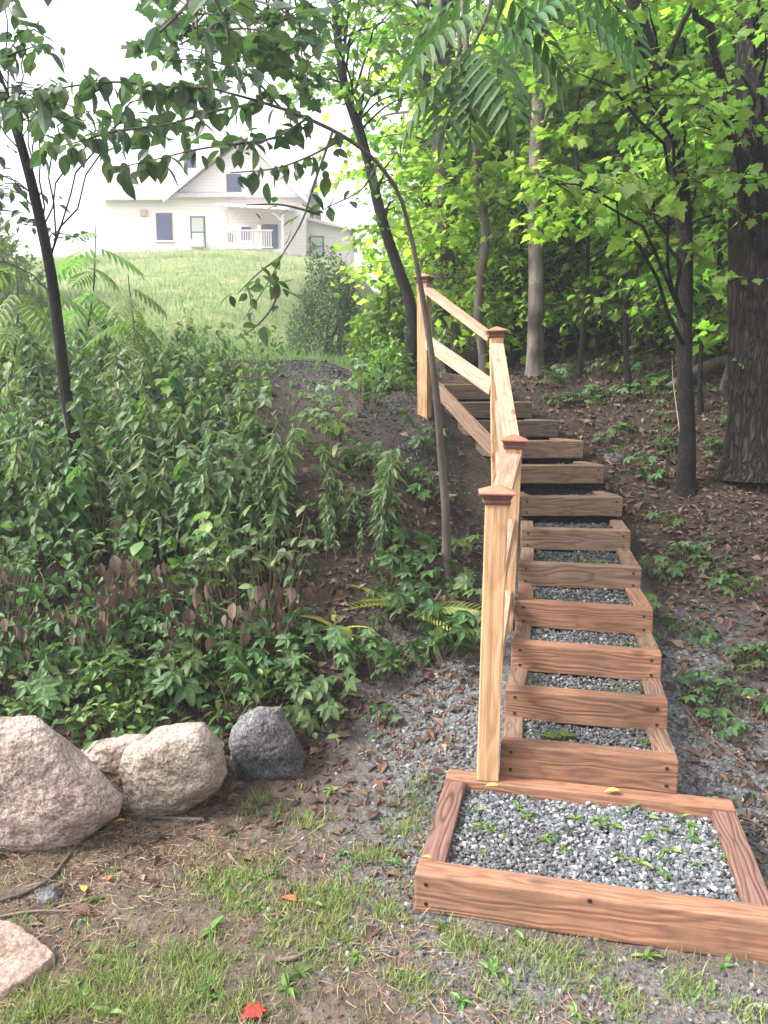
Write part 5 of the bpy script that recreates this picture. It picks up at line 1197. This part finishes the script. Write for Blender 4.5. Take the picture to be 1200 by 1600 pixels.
V, Fc = tube(q-bb, np.linspace(.14, .11, 26), 12, .2); o_ = bulk('fallen_log', V, Fc, M['bark_dk'], smooth=True); o_.location = tuple(bb); tag(o_, 'dark fallen log lying across the woods behind the grey tree', 'log')

# ------------------------------------------------------------------ the house on the hill
HY = 36.0
hc = at(330, 396, HY); PXM = F_PX/(HY*1.0)*1.0
scale_m = (at(331, 396, HY)[0]-at(330, 396, HY)[0])          # metres per photo pixel across
hz = at(330, 400, HY)[2]
house = empty('house', (hc[0], HY, hz)); tag(house, 'white clapboard house with front gable and small porch on the hilltop', 'house')
def HX(u_): return (u_-330)*scale_m
def HZ(v_): return at(330, v_, HY)[2]-hz
def hmesh(name, verts, faces, mat, parent=house):
    me = bpy.data.meshes.new(name); me.from_pydata(verts, [], faces); me.materials.append(mat); me.update(); o_ = bpy.data.objects.new(name, me); COL.objects.link(o_); o_.parent = parent; return o_
def hbox(name, x0, x1, y0, y1, z0, z1, mat, parent=house):
    v = [(x0, y0, z0), (x1, y0, z0), (x1, y1, z0), (x0, y1, z0), (x0, y0, z1), (x1, y0, z1), (x1, y1, z1), (x0, y1, z1)]
    return hmesh(name, v, [(0, 3, 2, 1), (4, 5, 6, 7), (0, 1, 5, 4), (1, 2, 6, 5), (2, 3, 7, 6), (3, 0, 4, 7)], mat, parent)
def prism(name, poly, y0, y1, mat, parent=house):
    k = len(poly); v = [(x_, y0, z_) for x_, z_ in poly]+[(x_, y1, z_) for x_, z_ in poly]
    f = [tuple(range(k)), tuple(range(2*k-1, k-1, -1))]+[(i, i+k, (i+1) % k+k, (i+1) % k) for i in range(k)]
    return hmesh(name, v, f, mat, parent)
def siding_mat():
    m, N, L = newmat('clapboard'); tc = N.new('ShaderNodeTexCoord'); w_ = N.new('ShaderNodeTexWave'); w_.wave_type = 'BANDS'; w_.bands_direction = 'Z'; w_.wave_profile = 'SAW'; w_.inputs['Scale'].default_value = 2.2
    L.new(tc.outputs['Object'], w_.inputs['Vector']); r = ramp(N, [(0, (.50, .45, .45)), (.14, (.70, .645, .645)), (1, (.73, .675, .675))]); L.new(w_.outputs[0], r.inputs[0])
    b = N.new('ShaderNodeBsdfPrincipled'); b.inputs['Roughness'].default_value = .6; L.new(r.outputs[0], b.inputs['Base Color']); bp = N.new('ShaderNodeBump'); bp.inputs['Distance'].default_value = .02; bp.inputs['Strength'].default_value = .6
    L.new(w_.outputs[0], bp.inputs['Height']); L.new(bp.outputs[0], b.inputs['Normal']); o_ = N.new('ShaderNodeOutputMaterial'); L.new(b.outputs[0], o_.inputs[0]); return m
M['siding'] = siding_mat()
ze = HZ(308); zb = -1.0; xl, xr = HX(168), HX(478); ga, gb = HX(271), HX(475); gm, gz = HX(384), HZ(212)
dep = 7.5; zr = HZ(238)
# main body with the front gable flush with the wall
prism('wall', [(xl, zb), (xr, zb), (xr, ze), (gm, gz-.25), (ga, ze), (xl, ze)], 0, .2, M['siding'])
hbox('wall', xl+.002, xr-.002, .2, dep, zb, ze, M['siding'])
prism('wall', [(xr, zb), (HX(546), zb), (HX(546), HZ(352)), (xr, HZ(334))], 1.2, 6.0, M['siding'])
# main roof: ridge along x
def roof_sheet(pts, th, mat, name='roof', parent=house):
    v = [tuple(p) for p in pts]+[(p[0], p[1], p[2]+th) for p in pts]; k = len(pts)
    f = [tuple(range(k-1, -1, -1)), tuple(range(k, 2*k))]+[(i, (i+1) % k, (i+1) % k+k, i+k) for i in range(k)]
    return hmesh(name, v, f, mat, parent)
ov = .35
roof_sheet([(xl-.45, -ov, ze-.08), (xr+.2, -ov, ze-.08), (xr+.2, dep/2, zr), (xl-.45, dep/2, zr)], .14, M['roofing'])
roof_sheet([(xl-.45, dep/2+.01, zr), (xr+.2, dep/2+.01, zr), (xr+.2, dep+ov, ze-.08), (xl-.45, dep+ov, ze-.08)], .14, M['roofing'])
prism('gable_end', [(0.0, ze), (dep, ze), (dep/2, zr)], 0, .1, M['siding']).matrix_local = Matrix.Translation((xl+.1, 0, 0)) @ Matrix.Rotation(math.pi/2, 4, 'Z')
# cross gable roof and its white barge boards
sl_l = (gz-ze)/(gm-ga); sl_r = (gz-ze)/(gb-gm)
roof_sheet([(ga-.25, -.45, ze-.25*sl_l), (gm, -.45, gz), (gm, dep/2, gz), (ga-.25, dep/2, ze-.25*sl_l)], .13, M['roofing'])
roof_sheet([(gm+.005, -.45, gz), (gb+.25, -.45, ze-.25*sl_r), (gb+.25, dep/2, ze-.25*sl_r), (gm+.005, dep/2, gz)], .13, M['roofing'])
prism('barge_board', [(ga-.25, ze-.25*sl_l-.16), (gm, gz-.16), (gm, gz+.02), (ga-.25, ze-.25*sl_l+.02)], -.50, -.455, M['trim'])
prism('barge_board', [(gm, gz-.16), (gb+.25, ze-.25*sl_r-.16), (gb+.25, ze-.25*sl_r+.02), (gm, gz+.02)], -.50, -.455, M['trim'])
hbox('eave_board', xl-.45, ga-.26, -ov-.05, -ov-.003, ze-.20, ze+.05, M['trim'])
prism('wing_roof', [(xr-.1, HZ(336)), (HX(552), HZ(354)), (HX(552), HZ(350)), (xr-.1, HZ(331))], .8, 6.3, M['trim'])
def window(u0, v0, u1, v1, y=0.0, blind=False, sashes=True, panemat=None):
    x0, x1, z1, z0 = HX(u0), HX(u1), HZ(v0), HZ(v1); t_ = .07
    fr = prism('window', [(x0, z0), (x1, z0), (x1, z1), (x0, z1)], y-.03, y+.03, M['frame'])
    zm = (z0+z1)/2
    for (a, b) in ((z0+t_, zm-t_*.4), (zm+t_*.4, z1-t_)) if sashes else ((z0+t_, z1-t_),):
        hbox('pane', x0+t_, x1-t_, y-.045, y-.031, a, b, panemat or (M['blind'] if blind else M['glass']), fr)
    hbox('sill', x0-.08, x1+.08, y-.10, y-.001, z0-.08, z0-.003, M['trim'], fr)
    return fr
window(246, 333, 271, 376); w2 = window(299, 338, 322, 388, blind=True)
window(357, 272, 380, 309); window(292, 236, 312, 264, -.02); window(480, 360, 503, 394, 1.2, True)
ac = hbox('air_conditioner', HX(301), HX(321), -.38, -.05, HZ(388), HZ(377), M['acwhite'])
for k in range(5): hbox('grille_slat', HX(302.5), HX(319.5), -.395, -.381, HZ(386.5-k*1.9), HZ(386.5-k*1.9)+.028, M['trim'], ac)
hbox('vent_box', HX(223), HX(233), -.14, -.001, HZ(338), HZ(329), M['boxbrown'])
# porch
px0, px1 = HX(362), HX(452); zf = HZ(402); zp = HZ(345)
hbox('porch_floor', px0, px1, -1.9, -.005, zf-.5, zf, M['trim'])
def q_(u_, v_): return HX(u_), HZ(v_)
pr_poly = [(HX(356), HZ(340)), (HX(458), HZ(346))]
roof_sheet([(HX(356), -2.2, HZ(341)), (HX(461), -2.2, HZ(347)), (HX(461), -.02, HZ(330)), (HX(356), -.02, HZ(324))], .12, M['trim'], 'porch_roof')
for k in range(9):
    x_ = HX(360+k*11.5); hbox('rafter_tail', x_, x_+.10, -2.27, -2.203, HZ(341+k*.65)-.02, HZ(341+k*.65)+.09, M['trim'])
for u_ in (366, 449):
    pst = hbox('porch_post', HX(u_), HX(u_+4), -2.0, -1.88, zf, HZ(345), M['trim'])
    s_ = 1 if u_ < 400 else -1; b0 = HX(u_+2)
    prism('bracket', [(b0, HZ(360)), (b0+s_*.10, HZ(360)), (b0+s_*.52, HZ(347)), (b0+s_*.42, HZ(347))][::s_], -1.97, -1.91, M['trim'], pst)
rl = hbox('porch_rail', HX(370), HX(436), -2.0, -1.92, HZ(376), HZ(374), M['trim'])
hbox('lower_rail', HX(370), HX(436), -2.0, -1.92, HZ(401), HZ(399.5), M['trim'], rl)
for k in range(19): x_ = HX(371.5+k*3.4); hbox('baluster', x_, x_+.042, -1.98, -1.94, HZ(399.4), HZ(376.1), M['trim'], rl)
dr = hbox('door', HX(377), HX(395), -.06, -.005, HZ(400), HZ(352), M['paint']); hbox('pane', HX(378.5), HX(393.5), -.075, -.061, HZ(376), HZ(355), M['glass'], dr); hbox('handle', HX(379), HX(380), -.11, -.062, HZ(383), HZ(381), M['frame'], dr)
dr = hbox('door', HX(411), HX(435), -.06, -.005, HZ(400), HZ(351), M['frame']); hbox('pane', HX(413), HX(433), -.075, -.061, HZ(384), HZ(354), M['glass'], dr); hbox('handle', HX(412), HX(413), -.11, -.062, HZ(386), HZ(383.5), M['trim'], dr)
lp = hbox('wall_lamp', HX(403.5), HX(409.5), -.16, -.005, HZ(361), HZ(352.5), M['frame']); hbox('lamp_glass', HX(404.3), HX(408.7), -.19, -.161, HZ(360), HZ(353.5), M['lamp'], lp)
mb = hbox('mailbox', HX(358.5), HX(364.5), -.2, -.005, HZ(378), HZ(365), M['frame'])

# ------------------------------------------------------------------ humid haze
def haze_box():
    m, N, L = newmat('haze'); v = N.new('ShaderNodeVolumePrincipled'); v.inputs['Color'].default_value = (.95, .96, 1, 1); v.inputs['Density'].default_value = HAZE
    v.inputs['Anisotropy'].default_value = .3
    o_ = N.new('ShaderNodeOutputMaterial'); L.new(v.outputs[0], o_.inputs['Volume'])
    x0, x1, y0, y1, z0, z1 = -120, 120, -62, 120, -3, 24
    vv = [(x0, y0, z0), (x1, y0, z0), (x1, y1, z0), (x0, y1, z0), (x0, y0, z1), (x1, y0, z1), (x1, y1, z1), (x0, y1, z1)]
    me = bpy.data.meshes.new('haze'); me.from_pydata(vv, [], [(0, 3, 2, 1), (4, 5, 6, 7), (0, 1, 5, 4), (1, 2, 6, 5), (2, 3, 7, 6), (3, 0, 4, 7)]); me.materials.append(m); me.update()
    o_ = bpy.data.objects.new('haze', me); COL.objects.link(o_); tag(o_, kind='stuff')
HAZE = 0.0036
haze_box()
